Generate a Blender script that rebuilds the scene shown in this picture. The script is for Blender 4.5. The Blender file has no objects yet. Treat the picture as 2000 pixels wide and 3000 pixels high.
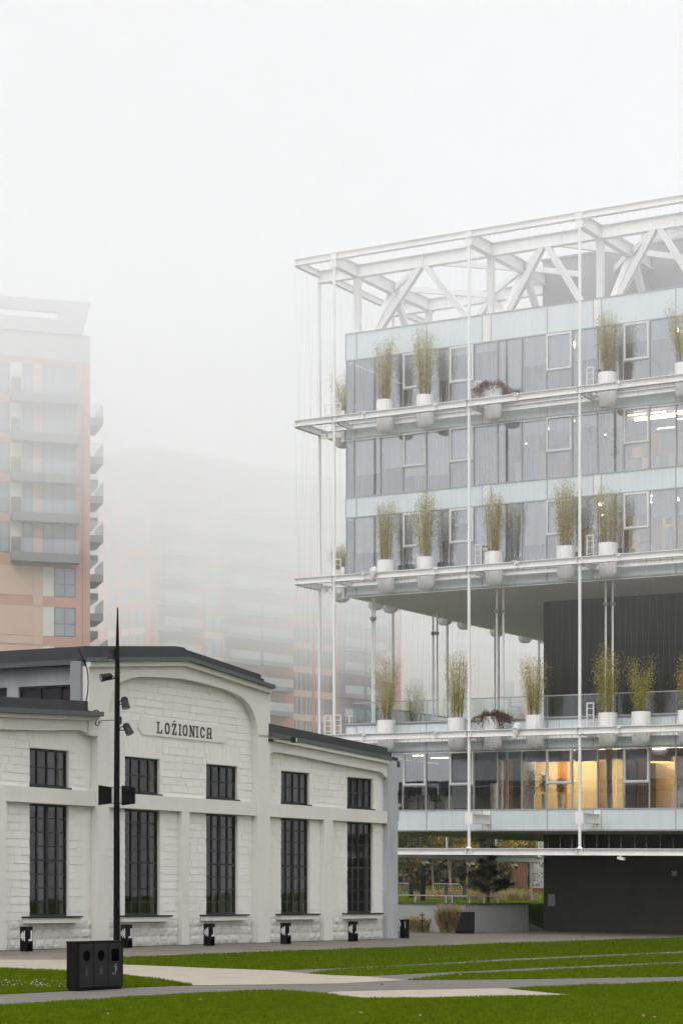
import bpy, bmesh, math, random
from math import radians, sin, cos, pi, sqrt
from mathutils import Vector, Matrix
random.seed(11)
SC = bpy.context.scene
LINK = SC.collection.objects.link

# ------------------------------------------------------------------ camera
FOC, CAMH, HOR, FALL = 6350.0, 2.3, 2587.0, 0.0123
cam_d = bpy.data.cameras.new('camera')
cam = bpy.data.objects.new('camera', cam_d); LINK(cam)
cam.location = (0, 0, CAMH); cam.rotation_euler = (radians(90), 0, 0)
cam_d.sensor_fit = 'VERTICAL'; cam_d.sensor_height = 36; cam_d.sensor_width = 24
cam_d.lens = FOC / 3000 * 36
cam_d.shift_y = (HOR - 1500) / 3000
cam_d.clip_start = .5; cam_d.clip_end = 3000
SC.camera = cam

# ------------------------------------------------------------------ sky, sun, exposure
SUN_EL, SUN_AZ = 36, 202
w = bpy.data.worlds.new('World'); SC.world = w; w.use_nodes = True
nt = w.node_tree; nt.nodes.clear()
sky = nt.nodes.new('ShaderNodeTexSky'); sky.sky_type = 'NISHITA'; sky.sun_disc = False
sky.sun_elevation = radians(SUN_EL); sky.sun_rotation = radians(SUN_AZ)
sky.air_density = 1.0; sky.dust_density = 6.0; sky.ozone_density = 1.0
hs = nt.nodes.new('ShaderNodeHueSaturation'); hs.inputs['Saturation'].default_value = .12
# an overcast sky: the clear-sky gradient is mostly evened out by the cloud deck
mx = nt.nodes.new('ShaderNodeMix'); mx.data_type = 'RGBA'; mx.inputs[0].default_value = .9
mx.inputs[7].default_value = (4.4, 4.4, 4.52, 1)
tc = nt.nodes.new('ShaderNodeTexCoord'); sx = nt.nodes.new('ShaderNodeSeparateXYZ'); nt.links.new(tc.outputs['Generated'], sx.inputs[0])
mr = nt.nodes.new('ShaderNodeMapRange'); mr.inputs[1].default_value = .42; mr.inputs[2].default_value = 1.0; mr.inputs[3].default_value = 1.0; mr.inputs[4].default_value = 6.4
nt.links.new(sx.outputs['Z'], mr.inputs[0])       # cloud is brighter overhead than at the horizon
vm = nt.nodes.new('ShaderNodeVectorMath'); vm.operation = 'SCALE'; nt.links.new(mr.outputs[0], vm.inputs['Scale'])
bg = nt.nodes.new('ShaderNodeBackground'); bg.inputs[1].default_value = .092
wo = nt.nodes.new('ShaderNodeOutputWorld')
nt.links.new(sky.outputs[0], hs.inputs['Color']); nt.links.new(hs.outputs[0], mx.inputs[6])
nt.links.new(mx.outputs[2], vm.inputs[0]); nt.links.new(vm.outputs[0], bg.inputs[0]); nt.links.new(bg.outputs[0], wo.inputs[0])
sl = bpy.data.lights.new('sun', 'SUN'); sl.energy = 1.5; sl.angle = radians(40); sl.color = (1, .97, .93)
so = bpy.data.objects.new('sun', sl); LINK(so); so.location = (0, 0, 80)
az = radians(SUN_AZ)
sdir = Vector((sin(az) * cos(radians(SUN_EL)), cos(az) * cos(radians(SUN_EL)), sin(radians(SUN_EL))))
so.rotation_euler = sdir.to_track_quat('Z', 'Y').to_euler()
SC.view_settings.view_transform = 'Standard'; SC.view_settings.look = 'None'
SC.view_settings.gamma = 1; SC.view_settings.exposure = 0.67
cy = SC.cycles
cy.max_bounces = 8; cy.diffuse_bounces = 3; cy.glossy_bounces = 3; cy.transmission_bounces = 4
cy.transparent_max_bounces = 24; cy.volume_bounces = 5
cy.sample_clamp_indirect = 4; cy.use_denoising = True
cy.caustics_reflective = False; cy.caustics_refractive = False

# ------------------------------------------------------------------ helpers
def fall(x): return -FALL * max(-90, min(90, x))
ABS = {}

class Frame:
    """horizontal frame: u along ax, v along ay, z up; the site falls gently to the right"""
    def __init__(s, o, ax, ay, site=True): s.o, s.ax, s.ay, s.site = o, ax, ay, site
    def w(s, p):
        u, v, z = p
        x = s.o[0] + u * s.ax[0] + v * s.ay[0]; y = s.o[1] + u * s.ax[1] + v * s.ay[1]
        return Vector((x, y, z + (fall(x) if s.site else 0)))
    def u(s, px, v=0):
        t = (px - 1000) / FOC; ox = s.o[0] + v * s.ay[0]; oy = s.o[1] + v * s.ay[1]
        return (t * oy - ox) / (s.ax[0] - t * s.ax[1])
    def z(s, px, py, v=0):
        Y = s.o[1] + v * s.ay[1] + s.u(px, v) * s.ax[1]
        return CAMH + (HOR + FALL * (px - 1000) - py) / FOC * Y
    def uz(s, px, py, v=0): return (s.u(px, v), s.z(px, py, v))
LOCAL = Frame((0, 0), (1, 0), (0, 1), False)
WORLD = Frame((0, 0), (1, 0), (0, 1), True)
def at(px, Y): return (px - 1000) / FOC * Y
def gp(px, py, h=0.0):          # a point of the picture on level ground
    Y = (CAMH - h) * FOC / (py - HOR - FALL * (px - 1000)); return (at(px, Y), Y)

class MB:
    def __init__(s, fr=WORLD): s.vs, s.fs, s.ms, s.fr, s.m = [], [], [], fr, 0
    def add(s, vs, fs):
        n = len(s.vs); s.vs += [tuple(v) for v in vs]
        for f in fs: s.fs.append([i + n for i in f]); s.ms.append(s.m)
        return s
    def box(s, u0, u1, v0, v1, z0, z1):
        return s.add([(u0,v0,z0),(u1,v0,z0),(u1,v1,z0),(u0,v1,z0),(u0,v0,z1),(u1,v0,z1),(u1,v1,z1),(u0,v1,z1)],
                     [(0,3,2,1),(4,5,6,7),(0,1,5,4),(1,2,6,5),(2,3,7,6),(3,0,4,7)])
    def prism(s, poly, v0, v1):          # poly in (u, z), extruded along v
        n = len(poly)
        return s.add([(a, v0, b) for a, b in poly] + [(a, v1, b) for a, b in poly],
                     [tuple(range(n)), tuple(range(2*n-1, n-1, -1))] + [(i, i+n, (i+1) % n + n, (i+1) % n) for i in range(n)])
    def uprism(s, poly, u0, u1):         # poly in (v, z), extruded along u
        n = len(poly)
        return s.add([(u0, a, b) for a, b in poly] + [(u1, a, b) for a, b in poly],
                     [tuple(range(n)), tuple(range(2*n-1, n-1, -1))] + [(i, i+n, (i+1) % n + n, (i+1) % n) for i in range(n)])
    def vprism(s, poly, z0, z1):         # poly in (u, v)
        n = len(poly)
        return s.add([(a, b, z0) for a, b in poly] + [(a, b, z1) for a, b in poly],
                     [tuple(range(n)), tuple(range(2*n-1, n-1, -1))] + [(i, i+n, (i+1) % n + n, (i+1) % n) for i in range(n)])
    def profile(s, p, q, poly, up=(0, 0, 1)):   # closed profile (side, up) swept p->q
        p, q, up = Vector(p), Vector(q), Vector(up); d = (q - p).normalized()
        if abs(d.dot(up)) > .99: up = Vector((0, 1, 0))
        sd = d.cross(up).normalized(); uu = sd.cross(d)
        n = len(poly)
        return s.add([p + sd*a + uu*b for a, b in poly] + [q + sd*a + uu*b for a, b in poly],
                     [tuple(range(n)), tuple(range(2*n-1, n-1, -1))] + [(i, i+n, (i+1) % n + n, (i+1) % n) for i in range(n)])
    def bar(s, p, q, w, h=None, up=(0, 0, 1)):
        h = w if h is None else h
        return s.profile(p, q, [(-w/2,-h/2),(w/2,-h/2),(w/2,h/2),(-w/2,h/2)], up)
    def ibeam(s, p, q, h, w, tf=.03, tw=.02):   # p, q on the centre line
        a, b, t, k = w/2, h/2, tw/2, h/2 - tf
        return s.profile(p, q, [(-a,-b),(a,-b),(a,-k),(t,-k),(t,k),(a,k),(a,b),(-a,b),(-a,k),(-t,k),(-t,-k),(-a,-k)])
    def tube(s, pts, r, n=8, r1=None):
        pts = [Vector(p) for p in pts]; m = len(pts); rings = []
        r1 = r if r1 is None else r1
        for i, p in enumerate(pts):
            d = (pts[min(i+1, m-1)] - pts[max(i-1, 0)]).normalized()
            a = Vector((0,0,1)) if abs(d.z) < .9 else Vector((1,0,0))
            x = d.cross(a).normalized(); y = d.cross(x); rr = r + (r1 - r) * i / max(1, m-1)
            rings.append([p + x*rr*cos(2*pi*k/n) + y*rr*sin(2*pi*k/n) for k in range(n)])
        fs = []
        for i in range(m-1):
            for k in range(n): fs.append((i*n+k, i*n+(k+1) % n, (i+1)*n+(k+1) % n, (i+1)*n+k))
        fs.append(tuple(range(n))); fs.append(tuple((m-1)*n+k for k in range(n)))
        return s.add([v for r_ in rings for v in r_], fs)
    def lathe(s, prof, c=(0,0,0), n=24, cap=True):
        fs, vs = [], []; m = len(prof)
        for r, z in prof:
            for k in range(n): vs.append((c[0]+r*cos(2*pi*k/n), c[1]+r*sin(2*pi*k/n), c[2]+z))
        for i in range(m-1):
            for k in range(n): fs.append((i*n+k, i*n+(k+1) % n, (i+1)*n+(k+1) % n, (i+1)*n+k))
        if cap: fs.append(tuple(range(n))[::-1]); fs.append(tuple((m-1)*n+k for k in range(n)))
        return s.add(vs, fs)
    def build(s, name, mats, parent=None, smooth=False, recalc=True, origin=None):
        if not isinstance(mats, (list, tuple)): mats = [mats]
        P = [s.fr.w(v) for v in s.vs]
        if parent is not None: o0 = ABS[parent.name]
        elif origin is not None: o0 = Vector(origin)
        else: o0 = Vector((0, 0, 0))
        me = bpy.data.meshes.new(name)
        me.from_pydata([tuple(p - o0) for p in P], [], s.fs)
        for m_ in mats: me.materials.append(m_)
        if len(mats) > 1: me.polygons.foreach_set('material_index', s.ms)
        if recalc:
            b = bmesh.new(); b.from_mesh(me); bmesh.ops.recalc_face_normals(b, faces=b.faces); b.to_mesh(me); b.free()
        if smooth:
            me.polygons.foreach_set('use_smooth', [True]*len(me.polygons))
            try: me.set_sharp_from_angle(angle=radians(40))
            except Exception: pass
        o = bpy.data.objects.new(name, me); LINK(o)
        if parent is not None: o.parent = parent; ABS[o.name] = ABS[parent.name].copy()
        else: o.location = o0; ABS[o.name] = o0.copy()
        return o

def add_leaf(b, p, d, L, wd, rr):
    d = d.normalized(); s = d.cross(Vector((rr.uniform(-1,1), rr.uniform(-1,1), rr.uniform(-.3,1)))).normalized() * wd
    m = p + d * L * .45
    b.add([p, m + s, p + d * L, m - s], [(0, 1, 2, 3)])
def tag(o, label=None, cat=None, group=None, kind=None):
    for k, v in (('label', label), ('category', cat), ('group', group), ('kind', kind)):
        if v: o[k] = v
    return o
def thing(name, loc, label, cat, group=None, rz=0):
    o = bpy.data.objects.new(name, None); o.empty_display_size = .3; LINK(o)
    o.location = loc; o.rotation_euler = (0, 0, rz); ABS[o.name] = Vector(loc)
    return tag(o, label, cat, group)
def ground(x, y, h=0): return (x, y, h + fall(x))
def copy_tree(o, parent=None):
    c = o.copy(); LINK(c); c.parent = parent
    for ch in o.children: copy_tree(ch, c)
    return c

# ------------------------------------------------------------------ materials
def mat(name, col, rough=.6, metal=0.0, var=.1, scale=2.0, bump=0.0, bscale=30, streak=0.0, spec=.5, dirt=None, dscale=1.2):
    m = bpy.data.materials.new(name); m.use_nodes = True; t = m.node_tree; N = t.nodes.new; L = t.links.new
    b = t.nodes['Principled BSDF']
    b.inputs['Roughness'].default_value = rough; b.inputs['Metallic'].default_value = metal
    b.inputs['Specular IOR Level'].default_value = spec
    c0 = (*[max(0, c * (1 - var)) for c in col], 1); c1 = (*[min(1, c * (1 + var)) for c in col], 1)
    g = N('ShaderNodeNewGeometry'); mp = N('ShaderNodeMapping'); L(g.outputs['Position'], mp.inputs[0])
    mp.inputs['Scale'].default_value = (1, 1, .25 if streak else 1)
    nz = N('ShaderNodeTexNoise'); nz.inputs['Scale'].default_value = scale; nz.inputs['Detail'].default_value = 8
    nz.inputs['Roughness'].default_value = .65; L(mp.outputs[0], nz.inputs['Vector'])
    r = N('ShaderNodeValToRGB'); r.color_ramp.elements[0].position = .32; r.color_ramp.elements[1].position = .68
    r.color_ramp.elements[0].color = c0; r.color_ramp.elements[1].color = c1
    L(nz.outputs[0], r.inputs[0]); out = r.outputs[0]
    if dirt:
        n2 = N('ShaderNodeTexNoise'); n2.inputs['Scale'].default_value = dscale; n2.inputs['Detail'].default_value = 10
        n2.inputs['Roughness'].default_value = .7
        mp2 = N('ShaderNodeMapping'); mp2.inputs['Scale'].default_value = (1, 1, streak if streak else 1)
        L(g.outputs['Position'], mp2.inputs[0]); L(mp2.outputs[0], n2.inputs['Vector'])
        r2 = N('ShaderNodeMapRange'); r2.inputs[1].default_value = .5; r2.inputs[2].default_value = .78
        r2.inputs[4].default_value = .7; L(n2.outputs[0], r2.inputs[0])
        x = N('ShaderNodeMix'); x.data_type = 'RGBA'; L(r2.outputs[0], x.inputs[0]); L(out, x.inputs[6])
        x.inputs[7].default_value = (*dirt, 1); out = x.outputs[2]
    L(out, b.inputs['Base Color'])
    rn = N('ShaderNodeMapRange'); rn.inputs[3].default_value = max(.02, rough - .08); rn.inputs[4].default_value = min(1, rough + .1)
    L(nz.outputs[0], rn.inputs[0]); L(rn.outputs[0], b.inputs['Roughness'])
    if bump:
        n3 = N('ShaderNodeTexNoise'); n3.inputs['Scale'].default_value = bscale; n3.inputs['Detail'].default_value = 6
        L(g.outputs['Position'], n3.inputs['Vector'])
        bp = N('ShaderNodeBump'); bp.inputs['Strength'].default_value = bump; bp.inputs['Distance'].default_value = .03
        L(n3.outputs[0], bp.inputs['Height']); L(bp.outputs[0], b.inputs['Normal'])
    return m
def glass(name, tint=(.8, .84, .86), refl=1.0, base=.06, rough=.015):
    m = bpy.data.materials.new(name); m.use_nodes = True; t = m.node_tree; t.nodes.clear(); N = t.nodes.new; L = t.links.new
    tr = N('ShaderNodeBsdfTransparent'); tr.inputs[0].default_value = (*tint, 1)
    gl = N('ShaderNodeBsdfGlossy'); gl.inputs['Roughness'].default_value = rough; gl.inputs[0].default_value = (.92, .95, 1, 1)
    fr = N('ShaderNodeFresnel'); fr.inputs[0].default_value = 1.52
    g = N('ShaderNodeNewGeometry'); nz = N('ShaderNodeTexNoise'); nz.inputs['Scale'].default_value = .35
    L(g.outputs['Position'], nz.inputs['Vector'])
    bp = N('ShaderNodeBump'); bp.inputs['Strength'].default_value = .12; bp.inputs['Distance'].default_value = .05
    L(nz.outputs[0], bp.inputs['Height']); L(bp.outputs[0], gl.inputs['Normal'])
    mu = N('ShaderNodeMath'); mu.operation = 'MULTIPLY_ADD'; mu.inputs[1].default_value = refl; mu.inputs[2].default_value = base
    mu.use_clamp = True; L(fr.outputs[0], mu.inputs[0])
    ms = N('ShaderNodeMixShader'); L(mu.outputs[0], ms.inputs[0]); L(tr.outputs[0], ms.inputs[1]); L(gl.outputs[0], ms.inputs[2])
    o = N('ShaderNodeOutputMaterial'); L(ms.outputs[0], o.inputs[0]); return m
def lamp_mat(name, col, k):
    m = bpy.data.materials.new(name); m.use_nodes = True; b = m.node_tree.nodes['Principled BSDF']
    b.inputs['Emission Color'].default_value = (*col, 1); b.inputs['Emission Strength'].default_value = k
    b.inputs['Base Color'].default_value = (*col, 1); return m
def leaf_mat(name, c0, c1, tr=.25, spec=.25):
    m = bpy.data.materials.new(name); m.use_nodes = True; t = m.node_tree; N = t.nodes.new; L = t.links.new
    b = t.nodes['Principled BSDF']; b.inputs['Roughness'].default_value = .6; b.inputs['Specular IOR Level'].default_value = spec
    g = N('ShaderNodeNewGeometry'); nz = N('ShaderNodeTexNoise'); nz.inputs['Scale'].default_value = 3.5
    nz.inputs['Detail'].default_value = 4; L(g.outputs['Position'], nz.inputs['Vector'])
    ad = N('ShaderNodeMath'); ad.operation = 'MULTIPLY_ADD'; ad.inputs[1].default_value = .45
    L(g.outputs['Random Per Island'], ad.inputs[0]); L(nz.outputs[0], ad.inputs[2])
    r = N('ShaderNodeValToRGB'); r.color_ramp.elements[0].position = .4; r.color_ramp.elements[1].position = 1.0
    r.color_ramp.elements[0].color = (*c0, 1); r.color_ramp.elements[1].color = (*c1, 1)
    L(ad.outputs[0], r.inputs[0]); L(r.outputs[0], b.inputs['Base Color'])
    tl = N('ShaderNodeBsdfTranslucent'); L(r.outputs[0], tl.inputs[0])
    ms = N('ShaderNodeMixShader'); ms.inputs[0].default_value = tr
    L(b.outputs[0], ms.inputs[1]); L(tl.outputs[0], ms.inputs[2]); L(ms.outputs[0], t.nodes['Material Output'].inputs[0])
    return m

M = dict(
    white_block=mat('painted_block', (.76, .75, .715), .8, var=.03, scale=2, bump=.12, bscale=14, dirt=(.71, .695, .655), dscale=1.1),
    white_render=mat('painted_render', (.70, .685, .645), .8, var=.03, scale=1.2, bump=.08, bscale=25, dirt=(.62, .60, .555), dscale=.5, streak=.4),
    rough_stone=mat('rough_plinth_stone', (.64, .63, .60), .9, var=.10, scale=5, bump=.6, bscale=9, dirt=(.45, .43, .40), dscale=2.5),
    pierconcrete=mat('pale_pier_concrete', (.27, .28, .30), .85, var=.1, scale=1.5),
    concrete=mat('grey_concrete', (.42, .43, .45), .85, var=.12, scale=1.5, bump=.2, bscale=20, dirt=(.30, .31, .33), dscale=.8, streak=.3),
    slate=mat('dark_roof_metal', (.048, .050, .054), .6, spec=.3, var=.12, scale=1.5, bump=.05, bscale=6),
    trim=mat('dark_gutter_metal', (.085, .09, .096), .4, var=.1, scale=2),
    iron=mat('dark_window_iron', (.015, .015, .016), .6, var=.2, scale=5),
    black=mat('black_steel', (.004, .004, .0045), .7, var=.3, scale=4, spec=.12),
    black2=mat('black_lamp_housing', (.014, .014, .015), .5, var=.2, scale=8, spec=.3),
    steel=mat('white_painted_steel', (.87, .865, .855), .5, var=.04, scale=2, dirt=(.78, .76, .73), dscale=.9, streak=.25),
    steel2=mat('white_painted_truss_steel', (.84, .835, .83), .55, var=.04, scale=1.5, dirt=(.74, .73, .71), dscale=.7),
    alu=mat('grey_aluminium_frame', (.42, .43, .44), .45, .1, var=.05),
    whiteframe=mat('white_sash_frame', (.80, .80, .79), .5, var=.03),
    spandrel=mat('pale_spandrel_glass', (.72, .79, .82), .12, var=.03, scale=.8, dirt=(.66, .73, .77), dscale=.6, streak=.2, spec=.6),
    soffit=mat('grey_soffit_board', (.50, .48, .43), .8, var=.06, scale=.6),
    core=mat('dark_grey_core_cladding', (.060, .059, .058), .85, spec=.2, var=.1, scale=.8, bump=.1, bscale=12),
    core2=mat('fog_paled_core_cladding', (.26, .26, .265), .75, var=.08, scale=.8),  # fog's paleness put into the roof core's colour; the hatches reuse it
    louvre=mat('pale_louvre_metal', (.50, .51, .52), .5, var=.05),
    inner=mat('pale_office_wall', (.46, .44, .48), .9, var=.08, scale=.5),
    ceiling=mat('office_ceiling', (.40, .40, .42), .9, var=.05),
    carpet=mat('office_floor', (.16, .15, .15), .9, var=.1),
    blind=mat('roller_blind_cloth', (.88, .90, .95), .9, var=.03, scale=3),
    curtain=mat('grey_violet_curtain', (.50, .47, .56), .9, var=.2, scale=5),
    wood=mat('pale_oak_panel', (.70, .56, .34), .5, var=.08, scale=3, streak=.2),
    ochre=mat('orange_panel', (.42, .18, .06), .6, var=.1),
    navy=mat('navy_curtain', (.035, .04, .075), .8, var=.2),
    brownwall=mat('brown_panel', (.10, .07, .055), .6, var=.15),
    redwall=mat('dark_red_panel', (.22, .05, .05), .7, var=.1),
    pot=mat('white_fibre_pot', (.86, .855, .85), .55, var=.03, scale=3, dirt=(.78, .77, .74), dscale=2, streak=.3),
    soil=mat('dark_soil', (.05, .035, .025), .95),
    asphalt=mat('worn_grey_paving', (.142, .126, .098), .85, var=.22, scale=.45, bump=.25, bscale=40, dirt=(.09, .083, .072), dscale=.3),
    path=mat('grey_gravel_asphalt', (.108, .101, .086), .9, var=.35, scale=16, bump=.5, bscale=60, dirt=(.085, .083, .075), dscale=.6),
    slab=mat('pale_concrete_path', (.29, .255, .20), .85, var=.14, scale=1.6, bump=.15, bscale=30, dirt=(.215, .19, .155), dscale=.5),
    soilgrass=mat('short_turf', (.055, .09, .003), .95, var=.3, scale=5, bump=.6, bscale=50, dirt=(.065, .078, .010), dscale=.6, spec=0),
    brick=mat('salmon_brick', (.50, .27, .195), .85, var=.07, scale=.5),
    brick2=mat('red_brick', (.50, .16, .105), .85, var=.12, scale=.6),
    cream=mat('cream_facade_panel', (.56, .40, .31), .8, var=.04),
    palepanel=mat('pale_facade_panel', (.60, .58, .54), .7, var=.03),
    greypanel=mat('grey_attic_panel', (.42, .42, .41), .7, var=.04),
    farglass=mat('far_window_glass', (.27, .30, .34), .15, var=.15, scale=.4, spec=.8),
    farframe=mat('far_window_frame', (.12, .12, .13), .5),
    balc=mat('dark_balcony_slab', (.20, .20, .205), .7, var=.1),
    balcglass=glass('balcony_glass', (.92, .94, .94), .6, .10),
    bark=mat('tree_bark', (.16, .12, .09), .9, var=.25, scale=6, bump=.5),
    palebark=mat('pale_bark', (.33, .27, .21), .9, var=.2, scale=6),
    bamboo=mat('bamboo_cane', (.26, .17, .065), .6, var=.3, scale=8),
    wallgrey=mat('grey_retaining_wall', (.36, .37, .365), .85, var=.08, scale=.8, bump=.15, dirt=(.27, .27, .26), dscale=.5),
    cap=mat('dark_wall_cap', (.07, .07, .07), .7),
    barrier=mat('galvanised_steel', (.38, .39, .40), .4, .5),
    benchwood=mat('red_brown_timber', (.16, .045, .03), .6, var=.15),
    violetglass=mat('dark_violet_glass', (.035, .03, .04), .3, spec=.4),
    olive=mat('olive_grey_wall', (.20, .20, .165), .9),
    blue=mat('blue_notice', (.06, .07, .30), .5), red=mat('red_notice', (.45, .05, .05), .5),
    symbol=mat('pale_cutout_inlay', (.70, .70, .68), .6, var=.05),
    letters=mat('dark_letter_paint', (.035, .035, .035), .6),
    plate=mat('pale_sign_plate', (.73, .72, .685), .75, var=.03, dirt=(.68, .665, .63)),
    pane=glass('office_pane', (.97, .975, .98), .9, .23),
    rail=glass('rail_pane', (.92, .955, .95), .5, .05),
    darkpane=glass('old_hall_pane', (.72, .71, .70), .22, .006),
    cloth=mat('white_plastic_wrap', (.75, .75, .75), .5, var=.05),
    chrome=mat('small_steel_fitting', (.45, .45, .45), .35, .8),
)
M['bindoor'] = mat('bin_door_paint', (.009, .009, .010), .6, var=.25, scale=5, spec=.25)
M['holeshade'] = mat('opening_shade', (.0005, .0005, .0005), 1.0, spec=0)  # near-black colour standing in for the shade inside openings
M['greysym'] = mat('grey_pictogram', (.18, .18, .18), .6)
M['dimsym'] = mat('worn_pictogram', (.03, .03, .032), .6)
M['strip'] = lamp_mat('ceiling_strip_light', (1, .93, .80), 6)
M['warm'] = lamp_mat('added_warm_light', (1, .82, .50), 42)  # for warm emitters added to brighten the office rooms
M['amber'] = lamp_mat('amber_pendant_glow', (1, .55, .06), 3)
M['leaf_b'] = leaf_mat('bamboo_leaf', (.17, .16, .022), (.66, .58, .13))
M['leaf_r'] = leaf_mat('red_creeper_leaf', (.07, .028, .03), (.22, .09, .085))
M['leaf_g'] = leaf_mat('green_leaf', (.045, .06, .02), (.15, .17, .06))
M['leaf_y'] = leaf_mat('yellow_autumn_leaf', (.20, .15, .035), (.56, .41, .10))
M['leaf_o'] = leaf_mat('rusty_autumn_leaf', (.16, .10, .045), (.40, .24, .10))
M['leaf_p'] = leaf_mat('pine_needle', (.010, .022, .010), (.04, .065, .025), .1)
M['leaf_wood'] = leaf_mat('woodland_leaf', (.07, .065, .04), (.22, .18, .09))
M['straw'] = leaf_mat('straw_grass_blade', (.24, .18, .08), (.58, .46, .24))
M['blade'] = leaf_mat('lawn_blade', (.058, .092, .002), (.125, .175, .005), .3, 0.0)
M['daisy'] = mat('daisy_petal', (.7, .7, .68), .7)

# ------------------------------------------------------------------ frames of the place
D_, A_ = (.5249, .8512), (.8512, -.5249)
HALL = Frame((-10.78, 69.9), D_, A_)              # u along the old hall's front, v out of it
OFF = Frame((.224, 109.6), A_, D_)                # u along the office front, v into it
VF, US = -1.954, -1.798                           # planes of the outer steel frame
#STAGE2
# ================================================================== GROUND
WX0, WX1 = -3.0, 9.3
def bank(x, y):                       # lawn held up behind the low retaining wall
    if y < 104: return 0.0
    a = 0.0
    yw = 107.0
    if x < WX1: a = max(0, min(1, (y - (110.4 if x > 5.9 else 110.6)) / .8)) if x > -4 else max(0, min(1, (y - 112) / 10))
    else:
        k = min(1, (x - WX1) / 1.2)
        a = max(0, min(1, (y - 109.6) / (.8 + 13 * k)))
    a = a * a * (3 - 2 * a)
    return 1.25 * a + max(0, min(1, (y - 170) / 90)) * .95 + max(0, (y - 260)) * .01
def build_ground():
    xs = [-240, -160, -110, -80, -60] + [-45 + 1.5 * i for i in range(64)] + [55, 70, 90, 130, 180, 260]
    ys = [-25, 0, 15, 30] + [34 + 2 * i for i in range(35)] + [103 + .6 * i for i in range(45)] + [132 + 5 * i for i in range(26)] + [280, 320, 380, 460]
    b = MB(WORLD)
    b.vs = [(x, y, bank(x, y) - .02) for y in ys for x in xs]
    n = len(xs)
    for j in range(len(ys) - 1):
        for i in range(n - 1):
            b.fs.append((j*n+i, j*n+i+1, (j+1)*n+i+1, (j+1)*n+i))
            yy = ys[j]; b.ms.append(1 if (yy >= 110.5 and bank(xs[i+1], ys[j+1]) > .02) or (yy > 109.4 and 9.3 < xs[i] < 13) else 0)
    o = b.build('ground', [M['asphalt'], M['soilgrass']], smooth=False); tag(o, kind='structure')
build_ground()
def smooth_poly(pts, jit=.0): return pts
def dens(pts, step=.7):
    out = []
    for i in range(len(pts)):
        a, b = Vector(pts[i]), Vector(pts[(i+1) % len(pts)]); n = max(1, int((b-a).length / step))
        for k in range(n): out.append(a.lerp(b, k / n))
    return [(p.x, p.y) for p in out]
def sheet(name, pts, z, m, wob=0.0):
    pts = dens(pts)
    if wob: pts = [(x + random.gauss(0, wob), y + random.gauss(0, wob)) for x, y in pts]
    b = MB(WORLD); b.add([(x, y, z) for x, y in pts], [tuple(range(len(pts)))])
    me = b.build(name, m, recalc=False)
    bm = bmesh.new(); bm.from_mesh(me.data); bmesh.ops.triangulate(bm, faces=bm.faces)
    for f in bm.faces:
        if f.normal.z < 0: f.normal_flip()
    bm.to_mesh(me.data); bm.free(); return tag(me, kind='structure')
G = lambda *pp: [gp(*p) for p in pp]
sheet('gravel_path', G((-500,2990),(0,2947),(300,2928),(530,2914),(765,2902),(1000,2919),(1383,2921),(1700,2900),(2300,2866),(2600,2800),(2000,2783),(1500,2804),(1000,2832),(800,2840),(565,2884),(367,2892),(0,2912),(-500,2945)), -.008, M['path'])
sheet('concrete_path', G((-600,2818),(0,2811),(196,2812),(330,2815),(367,2826),(797,2842.6),(900,2852),(980,2857),(1064,2860),(1192,2871),(1000,2881),(565,2887),(470,2870),(367,2857),(196,2846),(0,2838),(-600,2850)), 0.0, M['slab'])
sheet('concrete_path', G((900,2911),(1000,2904),(1485,2894.5),(1690,2916),(1383,2923),(1000,2922)), -.002, M['slab'])
LAWNS = [
  G((325,2814),(365,2804),(520,2799),(1000,2781),(1500,2763.5),(2000,2745.7),(2600,2720),(2700,2752),(2000,2787),(1500,2808),(1250,2823),(1000,2836),(797,2842.6),(560,2834),(365,2825)),
  G((898,2851),(1000,2839.5),(1500,2815),(2000,2791.6),(2700,2758),(2800,2775),(2000,2817),(1500,2838.5),(1064,2859),(980,2857)),
  G((1192,2871),(1319,2855),(1500,2846.5),(2000,2822),(2800,2782),(3000,2815),(2000,2860.5),(1500,2868)),
  G((-700,2838),(0,2837),(196,2846),(367,2857),(470,2870),(565,2886),(367,2893.6),(0,2912.8),(-700,2950)),
  G((-700,3000),(0,2945),(198,2934),(367,2922),(529,2913),(765,2902),(850,2903),(925,2908),(1000,2919),(1064,2925.5),(1200,2924),(1383,2921),(1560,2918),(1682,2915),(1600,2908),(1485,2895.5),(1750,2886),(2000,2877.7),(2500,2860),(2700,3060),(2200,3400),(-100,3400)),
]
def inside(pt, poly):
    x, y = pt; c = False; n = len(poly)
    for i in range(n):
        x1, y1 = poly[i]; x2, y2 = poly[(i+1) % n]
        if (y1 > y) != (y2 > y) and x < (x2-x1)*(y-y1)/(y2-y1)+x1: c = not c
    return c
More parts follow.
